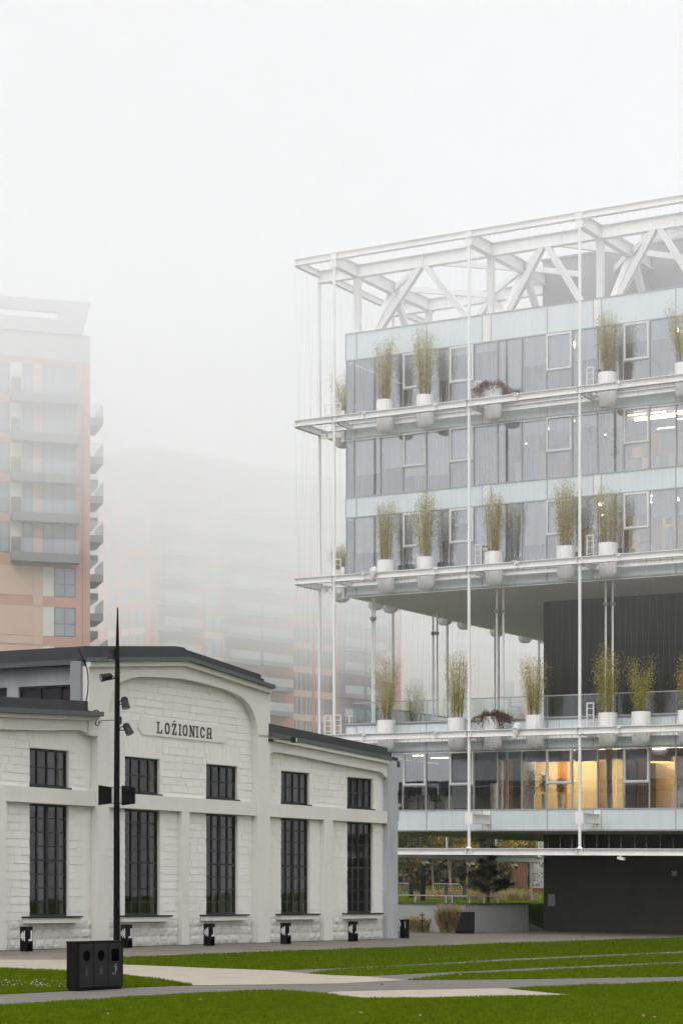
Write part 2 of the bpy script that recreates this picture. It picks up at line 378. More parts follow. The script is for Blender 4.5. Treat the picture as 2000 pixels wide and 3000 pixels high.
def grass_on(poly, n, h0, hf=lambda x, y: 0, box=None, wd=.012):
    b = MB(WORLD); R_ = random.random
    x0, x1 = min(p[0] for p in poly), max(p[0] for p in poly); y0, y1 = min(p[1] for p in poly), max(p[1] for p in poly)
    if box: x0, x1, y0, y1 = max(x0, box[0]), min(x1, box[1]), max(y0, box[2]), min(y1, box[3])
    k = 0; tries = 0
    while k < n and tries < n * 6:
        tries += 1
        x = x0 + R_()*(x1-x0)
        y = y0 + R_()*(y1-y0)
        if abs(x / y) > .185: continue
        if not inside((x, y), poly): continue
        k += 1
        z = hf(x, y); c = 0.75 + .5 * math.sin(x * 1.7 + math.sin(y * .9) * 2) * math.sin(y * 1.3 + x * .4) * .5
        h = h0 * (.5 + .9 * R_()) * c; a = R_() * 2 * pi; ww = wd * (.7 + .8 * R_())
        dx, dy = cos(a) * ww, sin(a) * ww; lx, ly = (R_() - .5) * h * .9, (R_() - .5) * h * .9
        n0 = len(b.vs); b.vs += [(x - dx, y - dy, z - .01), (x + dx, y + dy, z - .01), (x + lx, y + ly, z + h)]
        b.fs.append((n0, n0+1, n0+2)); b.ms.append(0)
    return b
for i, P in enumerate(LAWNS):
    tag(sheet('lawn', P, .004 if i != 4 else .006, M['soilgrass'], .03), kind='structure')
    area = {0: 50000, 1: 26000, 2: 26000, 3: 32000, 4: 150000}[i]
    g = grass_on(P, area, (.062, .058, .055, .055, .05)[i], lambda x, y: .004, (-16, 22, 33, 95), (.02, .018, .016, .014, .011)[i]).build('grass', M['blade'], recalc=False)
    tag(g, kind='stuff')
P = [gp(*p) for p in [(10,2862),(100,2862),(195,2870),(215,2896),(0,2908)]]
b = MB(WORLD)
for k in range(60):
    px = random.choice([random.uniform(8, 60), random.uniform(90, 130), random.uniform(0, 200)]); y_ = random.uniform(2878, 2899)
    x, y = gp(px, y_)
    if inside((x, y), LAWNS[3]): b.lathe([(.0, 0), (.011, .003), (.009, .008), (0, .01)], (x, y, .05 + random.random()*.02), 6, False)
tag(b.build('daisies', M['daisy'], recalc=False), kind='stuff')

rr = random.Random(9); b = MB(WORLD)
for k in range(55):
    px, py = rr.uniform(-50, 2050), 2760 + 235 * rr.random()**1.3; x, y = gp(px, py)
    add_leaf(b, Vector((x, y, .012 if not any(inside((x, y), q) for q in LAWNS) else .05)), Vector((rr.gauss(0, 1), rr.gauss(0, 1), .15)), rr.uniform(.05, .10), .03, rr)
tag(b.build('fallen_leaves', M['leaf_o'], recalc=False), kind='stuff')
# ================================================================== OLD HALL
NAVE_U0, NAVE_U1, APEX = 4.06, 15.1, 9.58
WC = [2.40, 7.52, 12.42, 17.43, 22.33, -2.35]
def build_hall():
    F = HALL
    T = thing('old_hall', F.w((10, 0, 0)), 'old white block hall with dark roof edges, arched gable and tall iron windows', 'building')
    U0, U1 = -5.9, 24.17
    def roofz(u):
        if NAVE_U0 < u < NAVE_U1: return 10.2 - abs(u - APEX) * .098
        return 7.75 - (u - 15.1) * .047 if u >= NAVE_U1 else 7.75 - (NAVE_U0 - u) * .047
    # masonry wall with openings
    b = MB(F); hw = 1.02
    br = sorted({U0, U1, NAVE_U0, APEX, NAVE_U1} | {c - hw for c in WC} | {c + hw for c in WC})
    for a, c in zip(br, br[1:]):
        m = (a + c) / 2; iswin = any(abs(m - wc) < hw for wc in WC)
        ta, tc = roofz(a + 1e-4), roofz(c - 1e-4)
        if iswin:
            b.box(a, c, -.62, -.21, 0, 1.05); b.box(a, c, -.62, -.21, 4.79, 5.36)
            b.prism([(a, 6.62), (c, 6.62), (c, tc), (a, ta)], -.62, -.21)
        else: b.prism([(a, 0), (c, 0), (c, tc), (a, ta)], -.62, -.21)
    b.build('wall', M['white_block'], T)
    # individual blocks, each a little proud at its lower edge
    arch = [(5.15,7.9),(5.2,8.2),(5.3,8.44),(5.45,8.76),(5.7,9.02),(5.95,9.16),(6.46,9.33),(6.9,9.42),(8.07,9.51),(APEX,9.58),(10.9,9.53),(12.3,9.42),(13.1,9.28),(13.45,9.17),(13.8,8.98),(14.1,8.7),(14.28,8.4),(14.38,8.1),(14.41,7.8)]
    def archz(u):
        for (a, za), (c, zc) in zip(arch, arch[1:]):
            if a <= u <= c: return za + (zc - za) * (u - a) / (c - a)
        return 7.8
    def topz(u):
        if 5.2 < u < 14.4: return archz(u) + .12
        if u > 15.2: return 7.38 - max(0, u - 16) * .047
        if u < 4.0: return 7.45 - (4 - u) * .047
        return 0
    rr = random.Random(5); b = MB(F); ch = .268
    for reg in ((U0, 4.64), (5.18, 14.44), (15.2, U1)):
        z = .93; row = 0
        while z < 9.7:
            z1 = z + ch
            if not (4.70 < (z + z1) / 2 < 5.42):
                u = reg[0] - rr.random() * .5
                while u < reg[1]:
                    L = rr.uniform(.42, .62); a, c = max(reg[0], u), min(reg[1], u + L); u += L
                    segs = [(a, c)]
                    for wc in WC:
                        lo, hi = (1.0, 4.8) if z < 4.8 else (5.3, 6.62)
                        if z1 > lo + .1 and z < hi - .02: q0, q1 = wc - hw, wc + hw
                        elif hi <= z + .05 < 7.28 and z > 5: q0, q1 = wc - hw - .18, wc + hw + .18   # flat arch zone
                        else: continue
                        ns = []
                        for (p, q) in segs:
                            if q <= q0 or p >= q1: ns.append((p, q))
                            else:
                                if p < q0: ns.append((p, q0))
                                if q > q1: ns.append((q1, q))
                        segs = ns
                    for p, q in segs:
                        if q - p < .06: continue
                        if z + ch * .5 > topz((p + q) / 2): continue
                        g = .002; pr = rr.uniform(.010, .021); pt = rr.uniform(.000, .008)
                        zz0, zz1 = z + .012 + rr.uniform(-.004, .004), z1 - .004
                        b.add([(p+g, -.215, zz0), (q-g, -.215, zz0), (q-g, -.215, zz1), (p+g, -.215, zz1),
                               (p+g, -.21+pr, zz0), (q-g, -.21+pr+rr.uniform(-.006,.006), zz0), (q-g, -.205+pt, zz1), (p+g, -.205+pt, zz1)],
                              [(0,1,2,3),(4,5,6,7),(0,1,5,4),(1,2,6,5),(2,3,7,6),(3,0,4,7)])
            z += ch; row += 1
    for wc in WC:                                     # splayed flat arches over the upper windows
        z0, z1 = 6.64, 7.27
        if wc in (WC[1], WC[2]): z1 = 7.5
        for k in range(8):
            a0, a1 = -1.0 + k * .25 + .004, -1.0 + (k+1) * .25 - .004
            b.add([(wc+a0, -.215, z0), (wc+a1, -.215, z0), (wc+a1*1.18, -.215, z1), (wc+a0*1.18, -.215, z1),
                   (wc+a0, -.19, z0), (wc+a1, -.188+rr.random()*.008, z0), (wc+a1*1.18, -.20, z1), (wc+a0*1.18, -.20, z1)],
                  [(0,1,2,3),(4,5,6,7),(0,1,5,4),(1,2,6,5),(2,3,7,6),(3,0,4,7)])
    b.build('masonry_blocks', M['white_block'], T)
    # rough plinth stones
    for reg in ((U0, -.62), (0, 4.64), (5.24, 9.64), (10.1, 14.44), (15.2, 19.24), (19.9, 24.14)):
        b = MB(F)
        for row in range(3):
            z0 = .0 + row * .31; u = reg[0] - rr.random() * .3
            while u < reg[1]:
                L = rr.uniform(.38, .66); a, c = max(reg[0], u) + .008, min(reg[1], u + L) - .008; u += L
                if c - a < .08: continue
                nu, nz = 5, 4; base = len(b.vs); pr = rr.uniform(.02, .055)
                for j in range(nz + 1):
                    for i in range(nu + 1):
                        s_, t_ = i / nu, j / nz
                        e = min(1, 4 * min(s_, 1 - s_)) * min(1, 3.2 * min(t_, 1 - t_))
                        b.vs.append((a + (c-a)*s_, -.21 + e * pr + e * rr.uniform(-.014, .014), z0 + .012 + .292 * t_))
                for j in range(nz):
                    for i in range(nu):
                        q = base + j*(nu+1) + i; b.fs.append((q, q+1, q+nu+2, q+nu+1)); b.ms.append(0)
        b.build('plinth_stones', M['rough_stone'], T, recalc=False)
    # front frame: band, pilasters, gable arch, aisle lips
    b = MB(F)
    for a, c in ((U0, 4.64), (5.26, 14.42), (15.22, 24.17)): b.box(a, c, -.2, 0, 4.81, 5.32)
    for a, c in ((-.6, 0), (9.62, 10.08), (19.26, 19.9)): b.box(a, c, -.2, -.004, 0, 4.82)
    b.build('wall_band', M['white_render'], T)
    b = MB(F); b.box(4.62, 5.27, -.2, .08, 0, 7.9); b.build('pilaster', M['white_render'], T)
    b = MB(F); b.box(14.41, 15.22, -.2, .08, 0, 7.9); b.build('pilaster', M['white_render'], T)
    def lip(b, curve, topf, v0, v1):
        n = len(curve)
        vs = []
        for (u, z) in curve: vs += [(u, v1, z), (u, v1, max(z + .01, topf(u))), (u, v0, z), (u, v0, max(z + .01, topf(u)))]
        fs = []
        for i in range(n-1):
            q = i*4; fs += [(q, q+4, q+5, q+1), (q+2, q+3, q+7, q+6), (q, q+2, q+6, q+4), (q+1, q+5, q+7, q+3)]
        fs += [(0, 1, 3, 2), (n*4-4, n*4-2, n*4-1, n*4-3)]
        b.add(vs, fs)
    gt = lambda u: 10.08 - abs(u - APEX) * .098
    b = MB(F); lip(b, [(4.16, 7.2), (4.62, 7.2), (4.62, 7.9), (5.15, 7.9)] + arch + [(15.22, 7.8)], gt, -.2, .08)
    b.build('gable_arch', M['white_render'], T)
    b = MB(F); lip(b, [(15.22,7.2),(15.6,7.29),(16.0,7.30),(17.6,7.24),(20.0,7.10),(23.7,6.93),(24.14,6.72),(24.17,6.72)], lambda u: 7.75 - (u-15.2)*.047, -.2, 0)
    b.build('eaves_lip', M['white_render'], T); b = MB(F)
    lip(b, [(U0, 6.84), (2.0,7.22),(3.8,7.36),(4.5,7.18),(4.62,7.1)], lambda u: 7.75 - (4.6-u)*.047, -.2, 0)
    b.build('eaves_lip', M['white_render'], T)
    b = MB(F)
    for sgn in (-1, 1):                               # cornices under the roof edges
        e = APEX + sgn * 5.55
        b.prism([(APEX, 10.04), (e, 9.5), (e, 9.68), (APEX, 10.24)][::sgn], .07, .24)
    b.prism([(15.2, 7.72), (24.1, 7.30), (24.1, 7.47), (15.2, 7.89)], -.01, .16)
    b.prism([(4.5, 7.72), (U0, 7.23), (U0, 7.40), (4.5, 7.89)], -.01, .16)
    b.build('cornice', M['white_render'], T)
    # roofs
    b = MB(F)
    b.prism([(APEX, 10.22), (15.16, 9.68), (15.16, 9.81), (APEX, 10.36), (4.0, 9.81), (4.0, 9.68)], .06, .38)
    b.prism([(15.12, 7.86), (24.2, 7.44), (24.2, 7.60), (15.12, 8.02)], -.02, .22)
    b.prism([(4.62, 7.86), (U0-.2, 7.37), (U0-.2, 7.53), (4.62, 8.02)], -.02, .36)
    b.build('gutter', M['trim'], T)
    b = MB(F)
    b.prism([(APEX, 10.3), (15.0, 9.74), (15.0, 10.05), (14.78, 10.06), (14.78, 10.20), (9.9, 10.68), (9.85, 10.735), (9.3, 10.735), (4.1, 10.22), (4.1, 9.76)], -19, -.05)
    b.build('nave_roof', M['slate'], T)
    b = MB(F)
    b.prism([(15.12, 7.9), (24.35, 7.48), (24.35, 7.78), (24.05, 7.80), (24.05, 7.96), (15.12, 8.36)], -19, .10)
    b.prism([(24.3, 7.48), (25.05, 7.42), (25.05, 7.58), (24.3, 7.66)], -19, .02); b.prism([(24.95, 7.2), (25.15, 7.2), (25.15, 7.44), (24.95, 7.44)], -19, .05)
    b.prism([(4.55, 7.9), (U0-.2, 7.4), (U0-.2, 7.88), (4.55, 8.38)], -19, .02)
    b.build('aisle_roof', M['slate'], T)
    # clerestory side of the nave, facing left
    b = MB(F)
    b.box(4.6, 4.9, -19, -7.5, 7.8, 9.75); b.box(4.6, 4.9, -7.5, -.25, 9.0, 9.75); b.box(4.72, 4.9, -7.5, -.25, 7.8, 8.2)
    b.box(4.6, 4.9, -3.95, -3.34, 8.2, 9.0)
    b.box(14.7, 14.9, -19, -.3, 7.8, 9.75)
    b.box(U0, U0+.2, -19, -.62, 0, 7.2); b.box(23.97, 24.17, -19, -.62, 0, 7.3); b.box(U0, 24.17, -19.2, -19, 0, 7.3)
    b.build('side_wall', M['concrete'], T)
    b = MB(F); b.box(4.035, 4.66, -.64, -.205, 7.6, 9.72); b.build('concrete_pier', M['pierconcrete'], T)
    b = MB(F); b.box(4.1, 4.4, -19, -.4, 9.62, 9.8); b.build('side_gutter', M['trim'], T)
    for (v0, v1) in ((-3.34, -.62), (-7.5, -3.95)):
        b = MB(F); n = 3
        for k in range(n + 1):
            v = v0 + (v1 - v0) * k / n; b.box(4.60, 4.66, v - .05, v + .05, 8.2, 9.0)
        b.box(4.60, 4.66, v0, v1, 8.92, 9.0)
        wf = b.build('clerestory_window', M['iron'], T)
        b = MB(F); b.box(4.68, 4.69, v0, v1, 8.2, 9.0); b.build('pane', M['violetglass'], wf)
    # concrete corner pier
    b = MB(F); b.box(24.17, 25.02, -.5, .02, 0, 7.5); b.box(24.98, 25.35, -.4, -.02, 5.55, 5.68); b.box(24.98, 25.22, -.35, -.05, 4.95, 5.55); b.box(24.95, 25.12, -.3, 0, 6.2, 6.9)
    b.build('corner_pier', M['concrete'], T)
    # windows
    def window(wc, z0, z1, rows, low):
        b = MB(F); v = -.30; a, c = wc - 1.01, wc + 1.01
        b.box(a, a+.07, v-.08, v, z0, z1); b.box(c-.07, c, v-.08, v, z0, z1)
        b.box(a+.07, c-.07, v-.08, v-.002, z0, z0+.07); b.box(a+.07, c-.07, v-.08, v-.002, z1-.07, z1)
        if low: b.box(wc-.07, wc+.07, v-.07, v-.004, z0+.07, z1-.07)
        for k in ((1, 3) if low else (1, 2, 3)):
            u = a + (c-a)*k/4; b.box(u-.022, u+.022, v-.06, v-.006, z0+.07, z1-.07)
        for k in range(1, rows):
            z = z0 + (z1-z0)*k/rows; h = .035 if (low and k == 4) else .018
            b.box(a+.07, c-.07, v-.055, v-.010, z-h, z+h)
        wf = b.build('window', M['iron'], T)
        b = MB(F); b.box(a, c, v-.045, v-.038, z0, z1); b.build('pane', M['darkpane'], wf)
        b = MB(F)
        if low: b.box(a-.42, c+.38, -.21, .12, z0-.05, z0)
        else: b.box(a-.02, c+.08, -.36, -.12, z0-.05, z0)
        b.build('sill', M['iron'], wf)
        if low:
            b = MB(F); b.box(a-.36, c+.3, -.21, .07, z0-.22, z0-.052); b.build('sill_ledge', M['white_render'], wf)
    for wc in WC:
        window(wc, 1.08, 4.79, 8, True); window(wc, 5.38, 6.62, 2, False)
    # hall interior: floor deck, curtains, a few lamps
    b = MB(F); b.box(U0+.2, 23.9, -18.9, -.7, -.0, .06); b.box(U0+.2, 23.9, -18.9, -.7, 4.9, 5.2); b.box(U0+.2, 23.9, -7.2, -7, .06, 10)
    b.build('interior', M['brownwall'], T)
    b = MB(F)
    for wc in WC[:5]:
        for (z0, z1) in ((5.3, 6.7), (1.1, 4.85)):
            for a0, a1 in ((-.98, -.55), (.1, .35), (.6, .98)):
                if rr.random() < .35: continue
                n = 8; vs = []
                for k in range(n+1):
                    u = wc + a0 + (a1-a0)*k/n; vv = -.75 - .05*(k % 2)
                    vs += [(u, vv, z0), (u + rr.uniform(-.04,.04), vv, z1)]
                b.add(vs, [(2*k, 2*k+2, 2*k+3, 2*k+1) for k in range(n)])
    b.build('curtain', M['curtain'], T, recalc=False)
    b = MB(F)
    for k in range(5): b.bar((1.2+.42*k, -2.5-.2*k, 6.15-.05*(k % 2)), (1.5+.42*k, -3.2-.2*k, 6.1-.05*(k % 2)), .03, .02)
    b.build('strip_lamp', M['strip'], T)
    # sign plate and its letters
    b = MB(F)
    b.prism([(7.35,8.08),(7.30,7.9),(7.22,7.85),(7.27,7.62),(7.38,7.55),(7.40,7.45),(12.55,7.45),(12.57,7.55),(12.68,7.62),(12.73,7.85),(12.65,7.9),(12.60,8.08)], -.2, -.158)
    sp = b.build('sign_plate', M['plate'], T)
    b = MB(F); S = .068; H = .41; Z = 7.55
    def bx(x, a, c, z0, z1): b.box(x+a, x+c, -.16, -.145, Z+z0, Z+z1)
    def ring(x, wd, gap=None):
        r = wd * .42; b2 = []
        outer = [(0, r), (0, H-r), (r*.3, H-r*.3), (r, H), (wd-r, H), (wd-r*.3, H-r*.3), (wd, H-r), (wd, r), (wd-r*.3, r*.3), (wd-r, 0), (r, 0), (r*.3, r*.3)]
        cx, cz = wd/2, H/2
        inn = [(cx + (p-cx)*(wd-2*S)/wd, cz + (q-cz)*(H-2*S*.9)/H) for p, q in outer]
        n = len(outer)
        for k in range(n):
            if gap and k in gap: continue
            k2 = (k+1) % n
            b.prism([(x+outer[k][0], Z+outer[k][1]), (x+outer[k2][0], Z+outer[k2][1]), (x+inn[k2][0], Z+inn[k2][1]), (x+inn[k][0], Z+inn[k][1])], -.16, -.145)
    def pu(c): return 8.29 + (c - 185) / 503 * 3.38
    x = pu(185); bx(x, .06, .06+S, 0, H); bx(x, 0, .19, H-.045, H); bx(x, 0, .33, 0, .05); bx(x, .275, .33, .05, .14)
    x = pu(258); ring(x, .29)
    x = pu(322); bx(x, 0, .28, H-.055, H); bx(x, 0, .28, 0, .055); bx(x, 0, .05, H-.13, H-.055); bx(x, .23, .28, .055, .13)
    b.prism([(x+.02, Z+.05), (x+.11, Z+.05), (x+.26, Z+H-.05), (x+.17, Z+H-.05)], -.16, -.145)
    b.prism([(x+.05, Z+H+.1), (x+.14, Z+H+.035), (x+.23, Z+H+.1), (x+.185, Z+H+.105), (x+.14, Z+H+.075), (x+.095, Z+H+.105)], -.16, -.145)
    x = pu(382); bx(x, .05, .05+S, 0, H); bx(x, 0, .17, 0, .045); bx(x, 0, .17, H-.045, H)
    x = pu(420); ring(x, .29)
    x = pu(478); bx(x, .05, .05+S*.85, 0, H); bx(x, .26, .26+S*.85, 0, H); bx(x, 0, .15, 0, .045); bx(x, 0, .10, H-.045, H); bx(x, .22, .37, H-.045, H)
    b.prism([(x+.05, Z+H), (x+.13, Z+H), (x+.315, Z), (x+.235, Z)], -.16, -.146)
    x = pu(540); bx(x, .05, .05+S, 0, H); bx(x, 0, .17, 0, .045); bx(x, 0, .17, H-.045, H)
    x = pu(583); ring(x, .28, gap=(6,)); bx(x, .21, .28, H-.15, H-.09)
    x = pu(638); bx(x, .05, .05+S, 0, H-.07); bx(x, .255, .255+S, 0, H-.02); bx(x, 0, .16, 0, .045); bx(x, .21, .37, 0, .045); bx(x, .10, .27, H-.055, H); bx(x, .06, .11, H-.09, H-.03); bx(x, .1, .27, .15, .2)
    b.build('sign_letters', M['letters'], sp)
    # cable running down the nave corner and little lamp bracket by the right aisle
    b = MB(F); b.tube([(*F.uz(q0 / 3.136, 1850 + q1 / 3.136, .3)[:1], .3, F.uz(q0 / 3.136, 1850 + q1 / 3.136, .3)[1]) for q0, q1 in ((725,150),(742,205),(775,275),(800,340),(810,400),(812,480),(808,560),(798,620),(785,665),(786,705),(805,730),(850,738),(890,722),(908,735),(914,790),(895,812),(880,835),(882,860),(900,868),(914,850),(912,820))], .022, 6)
    b.build('drop_cable', M['black2'], T)
    b = MB(F); b.box(15.1, 15.3, .09, .2, 7.68, 7.78); b.tube([(15.2,.15,7.75),(16.2,.5,7.78)], .014, 6); b.box(16.15, 16.4, .42, .6, 7.68, 7.9)
    lb = b.build('lamp_bracket', M['black2'], T)
    b = MB(F); b.box(16.24, 16.31, .60, .605, 7.7, 7.87); b.build('lamp_lens', M['symbol'], lb)
    return T
build_hall()

# ================================================================== MAST WITH LAMPS
def build_mast():
    Y = 72.0; x = at(342.5, Y); X1 = at(346, Y)
    T = thing('light_mast', ground(x, Y), 'tall tapering black light mast with spotlights and two box lamps', 'lamp post')
    L = Frame((x, Y), (1, 0), (0, 1))
    zz = lambda py: CAMH + (HOR + FALL*(342-1000) - py) / FOC * Y
    b = MB(L); b.tube([(0,0,0),(.0,0,5),(.02,0,9.2)], .112, 12, .085); b.tube([(.02,0,9.2),(.03,0,zz(1780))], .085, 12, .022)
    b.lathe([(.2,0),(.2,.02),(.12,.03)], (0,0,0), 16)
    b.build('mast_pole', M['black'], T, smooth=True)
    U = lambda px: (px - 342.5) / FOC * Y
    def spot(px, py, d, off):
        c = Vector((U(px), -.02, zz(py))); d = Vector(d).normalized()
        b = MB(L); s = Vector((.06*off, 0, c.z - .03)); e = c - d * .06
        b.tube([s, (s + e) / 2 + Vector((0, -.1, .07)), e], .018, 6); b.tube([s, (s + e) / 2 + Vector((0, .08, -.06)), e], .022, 6)
        b.tube([c - d*.19, c - d*.15], .09, 14); b.tube([c - d*.15, c + d*.04], .115, 14); b.tube([c + d*.0, c + d*.19], .125, 14, .14)
        for k in range(4): b.tube([c - d*(.13-.05*k), c - d*(.115-.05*k)], .125, 14)
        h = b.build('spotlight', M['black2'], T, smooth=True)
        b = MB(L); b.tube([c + d*.188, c + d*.193], .115, 14); b.build('lens', M['farglass'], h)
    spot(328, 1917, (-.05, -.1, -1), -1); spot(312, 1984, (-.8, -.35, -.2), -1)
    spot(367, 2059, (.2, -.25, -.9), 1); spot(375, 2135, (.42, -.3, -.8), 1)
    for px, s_ in ((312, -1), (373, 1)):
        c = U(px); z = zz(2331); b = MB(L)
        a0, a1 = (c - .25, c + .17) if s_ < 0 else (c - .17, c + .26)
        b.add([(a0, -.12, z-.33), (a1, -.2*.4, z-.27), (a1, .12, z-.22), (a0, .1, z-.28), (a0, -.12, z+.34), (a1, -.08, z+.28), (a1, .12, z+.27), (a0, .1, z+.34)],
              [(0,3,2,1),(4,5,6,7),(0,1,5,4),(1,2,6,5),(2,3,7,6),(3,0,4,7)])
        h = b.build('box_lamp', M['black'], T)
        b = MB(L); e = a1 if s_ < 0 else a0
        b.tube([(e - .1*s_*-1*0, 0, z+.27), (e - s_*.12, 0, z+.29), (-.02*s_, 0, z+.24)], .016, 6)
        b.tube([(e, 0, z-.25), (e - s_*.1, 0, z-.27), (0, 0, z-.22)], .016, 6)
        b.build('bracket', M['black2'], h)
        b = MB(L); b.box(e - s_*.035 - .010, e - s_*.035 + .010, -.1, .1, z-.26, z+.28); b.build('edge_plate', M['chrome'], h)
    b = MB(L); zr = zz(2110)
    b.tube([(-.08, .0, zr), (-.55, .25, zr), (-.62, .9, zr-.02)], .014, 6); b.box(.04, .16, -.06, .08, zr-.12, zr+.12)
    b.build('tie_rod', M['black2'], T)
build_mast()

# ================================================================== WASTE STATION
def waste_station(name, F, label, grp=None, faces=True, Lh=1.55, dep=.28, hh=1.02, loc=(0,0,0)):
    T = thing(name, loc, label, 'waste bin', grp)
    b = MB(F); b.box(.03, Lh-.03, -dep+.02, -.02, 0, .05); b.box(0, Lh, -dep, 0, .05, hh-.03); b.box(-.01, Lh+.01, -dep-.01, .012, hh-.03, hh)
    b.build('cabinet', M['black'], T)
    for k in range(3):
        a = .06 + k*(Lh-.1)/3; c = a + (Lh-.1)/3 - .03
        b = MB(F); b.box(a, c, .002, .02, .07, hh-.05); d = b.build('door', M['bindoor'], T)
        if faces:
            mu = (a + c)/2; b = MB(F); zc = hh-.3
            if k < 2: pts = [(mu + .115*cos(t*pi/12), zc + .115*sin(t*pi/12)) for t in range(24)]
            else: pts = [(mu-.13, zc-.1), (mu-.1, zc-.13), (mu+.1, zc-.13), (mu+.13, zc-.1), (mu+.13, zc+.1), (mu+.1, zc+.13), (mu-.1, zc+.13), (mu-.13, zc+.1)]
            b.prism(pts, .018, .0235); b.build('opening_shade_plate', M['holeshade'], d)  # solid dark plate on the door in place of a shaded opening
            b = MB(F); z = hh-.62
            if k == 2:
                b.prism([(mu-.02, z-.1), (mu+.01, z-.1), (mu+.03, z+.02), (mu+.05, z-.02), (mu+.06, z+.07), (mu+.01, z+.09), (mu-.05, z+.1), (mu-.05, z+.085), (mu-.0, z+.06)], .02, .0235)
                b.prism([(mu+.01, z+.1), (mu+.045, z+.1), (mu+.045, z+.135), (mu+.01, z+.135)], .02, .0235); b.box(mu-.1, mu-.06, .02, .0235, z-.09, z-.05)
            elif k == 1: b.prism([(mu-.04, z-.09), (mu+.04, z-.09), (mu+.05, z+.05), (mu-.05, z+.05)], .02, .0235); b.box(mu-.02, mu+.06, .02, .0235, z+.07, z+.1)
            else: b.prism([(mu-.03, z-.1), (mu+.03, z-.1), (mu+.03, z+.03), (mu+.012, z+.07), (mu+.012, z+.11), (mu-.012, z+.11), (mu-.012, z+.07), (mu-.03, z+.03)], .02, .0235)
            b.build('pictogram', M['dimsym'] if k < 2 else M['greysym'], d)


x, y = gp(227, 2903.5)
waste_station('waste_station', Frame((x, y), D_, A_), 'big black three door waste station on the gravel path in the foreground', loc=ground(x, y))
x, y = gp(1331, 2733); 
waste_station('waste_station', Frame((x, y-.45), (1, -.02), (.02, -1)), 'distant black square waste cabinet against the grey retaining wall', Lh=.92, dep=.5, hh=1.0, faces=False, loc=ground(x, y-.45))

# ================================================================== BOLLARD BINS
def bollard(x, y, label, open_=False, h=.79, w_=.29):
    T = thing('bollard', (0, 0, 0), label, 'bollard', 'black cut-out bollards along the old hall')
    T.location = Vector((0, 0, 0)); ABS[T.name] = Vector((0, 0, 0))
    F = Frame((0, 0), A_, D_, False); W = w_; t = .012
    m = MB(F)
    if not open_:
        m.box(0, W, 0, W, 0, h)
        body = m.build('body', M['black'], T)
        m = MB(F); cx, cz, r = .16, h*.62, .13
        m.box(W*.60, W*.72, -t, -.001, h*.42, h*.84)
        for ang in (115, 150, 180, 210, 245):
            a = radians(ang); p = (W*.58 + .03*cos(a), cz + .03*sin(a)); q = (W*.58 + .15*cos(a), cz + .15*sin(a)); n = (-sin(a)*.018, cos(a)*.018)
            m.prism([(p[0]-n[0], p[1]-n[1]), (q[0]-n[0], q[1]-n[1]), (q[0]+n[0], q[1]+n[1]), (p[0]+n[0], p[1]+n[1])], -t, -.001)
        m.build('emblem', M['symbol'], body)
        m = MB(F); m.box(W+.001, W+t, W*.62, W*.86, h*.42, h*.84); m.box(W+.001, W+t, W*.26, W*.62, h*.42, h*.50)
        m.build('emblem', M['symbol'], body)
        m = MB(F); m.box(W+.001, W+.006, W*.1, W*.78, h*.02, h*.33); m.build('lower_opening_shade_plate', M['holeshade'], body)  # flat plate, its dark colour stands for the shaded hollow
    else:
        m.box(0, .06, 0, W, 0, h); m.box(W-.06, W, 0, W, 0, h); m.box(.06, W-.06, 0, W, h-.03, h); m.box(.06, W-.06, W-.02, W, .02, .16); m.box(.06, W-.06, 0, W, 0, .02)
        body = m.build('body', M['black'], T)
        m = MB(F); m.box(.02, .04, -.012, -.001, .5, .7); m.box(W-.04, W-.02, -.012, -.001, .45, .7); m.build('emblem', M['symbol'], body)
    T.location = ground(x, y, 0); return T
names = ['leftmost black bollard, between the left pilaster and the first tall window', 'black bollard half hidden behind the light mast',
         'black bollard under the tall window left of centre, right of the mast', 'black bollard under the first tall window of the right wing',
         'black bollard under the last tall window before the grey corner pier']
pos = [(73, 2787.5), (366, 2777), (609, 2771), (833, 2765.8), (1030, 2758.5)]
for (px, py), nm in zip(pos, names):
    x, y = gp(px, py); bollard(x - .15, y, nm)
x, y = gp(1181, 2749); bollard(x - .15, y, 'open frame black bollard right of the grey corner pier', True)
#STAGE3
# ================================================================== OFFICE BUILDING IN ITS STEEL FRAME
ZL = [(3.72, 4.04), (9.34, 9.67), (17.25, 17.57), (25.16, 25.49), (33.25, 33.58)]
COLU = [.52, 8.10, 13.92, 19.72]
COLV = [.36, 7.76, 13.83, 19.8, 25.4]
UR, VB = 23.0, 26.0
MUL = [.47, 2.03, 3.33, 4.65, 5.96, 7.31, 8.62, 9.93, 11.23, 12.6, 13.91, 15.24, 16.56, 17.89, 19.2, 20.5, 21.8, UR]
SASH = (3.33, 5.96, 11.23, 15.24, 19.2)
JOINT = [0, .63, 4.67, 7.8, 8.25, 11.28, 13.7, 14.11, 17.87, UR]
ROWS = {4: (25.62, 28.66), 3: (21.78, 24.70), 2: (17.80, 20.72), 1: (5.97, 8.82)}
BLIND = {4: {4.65:.5, 5.96:.12, 7.31:.12, 8.62:.75, 9.93:.45, 11.23:.5, 12.6:.45, 13.91:.3, 15.24:.28, 16.56:.28, 17.89:.2, 19.2:.4},
         3: {.47:.62, 2.03:.55, 3.33:.72, 4.65:.74, 5.96:.5, 8.62:.12, 9.93:.25, 11.23:.25, 12.6:.2, 17.89:.1, 19.2:.5},
         2: {.47:.6, 3.33:.85, 4.65:.5, 5.96:.25, 7.31:.7, 8.62:1., 9.93:.7, 11.23:.5, 12.6:.5, 15.24:.35, 16.56:.42, 17.89:.4},
         1: {5.96:.96, 7.31:.14, 8.62:.16, 9.93:.2, 11.23:.2, 12.6:.2, 15.24:.2}}
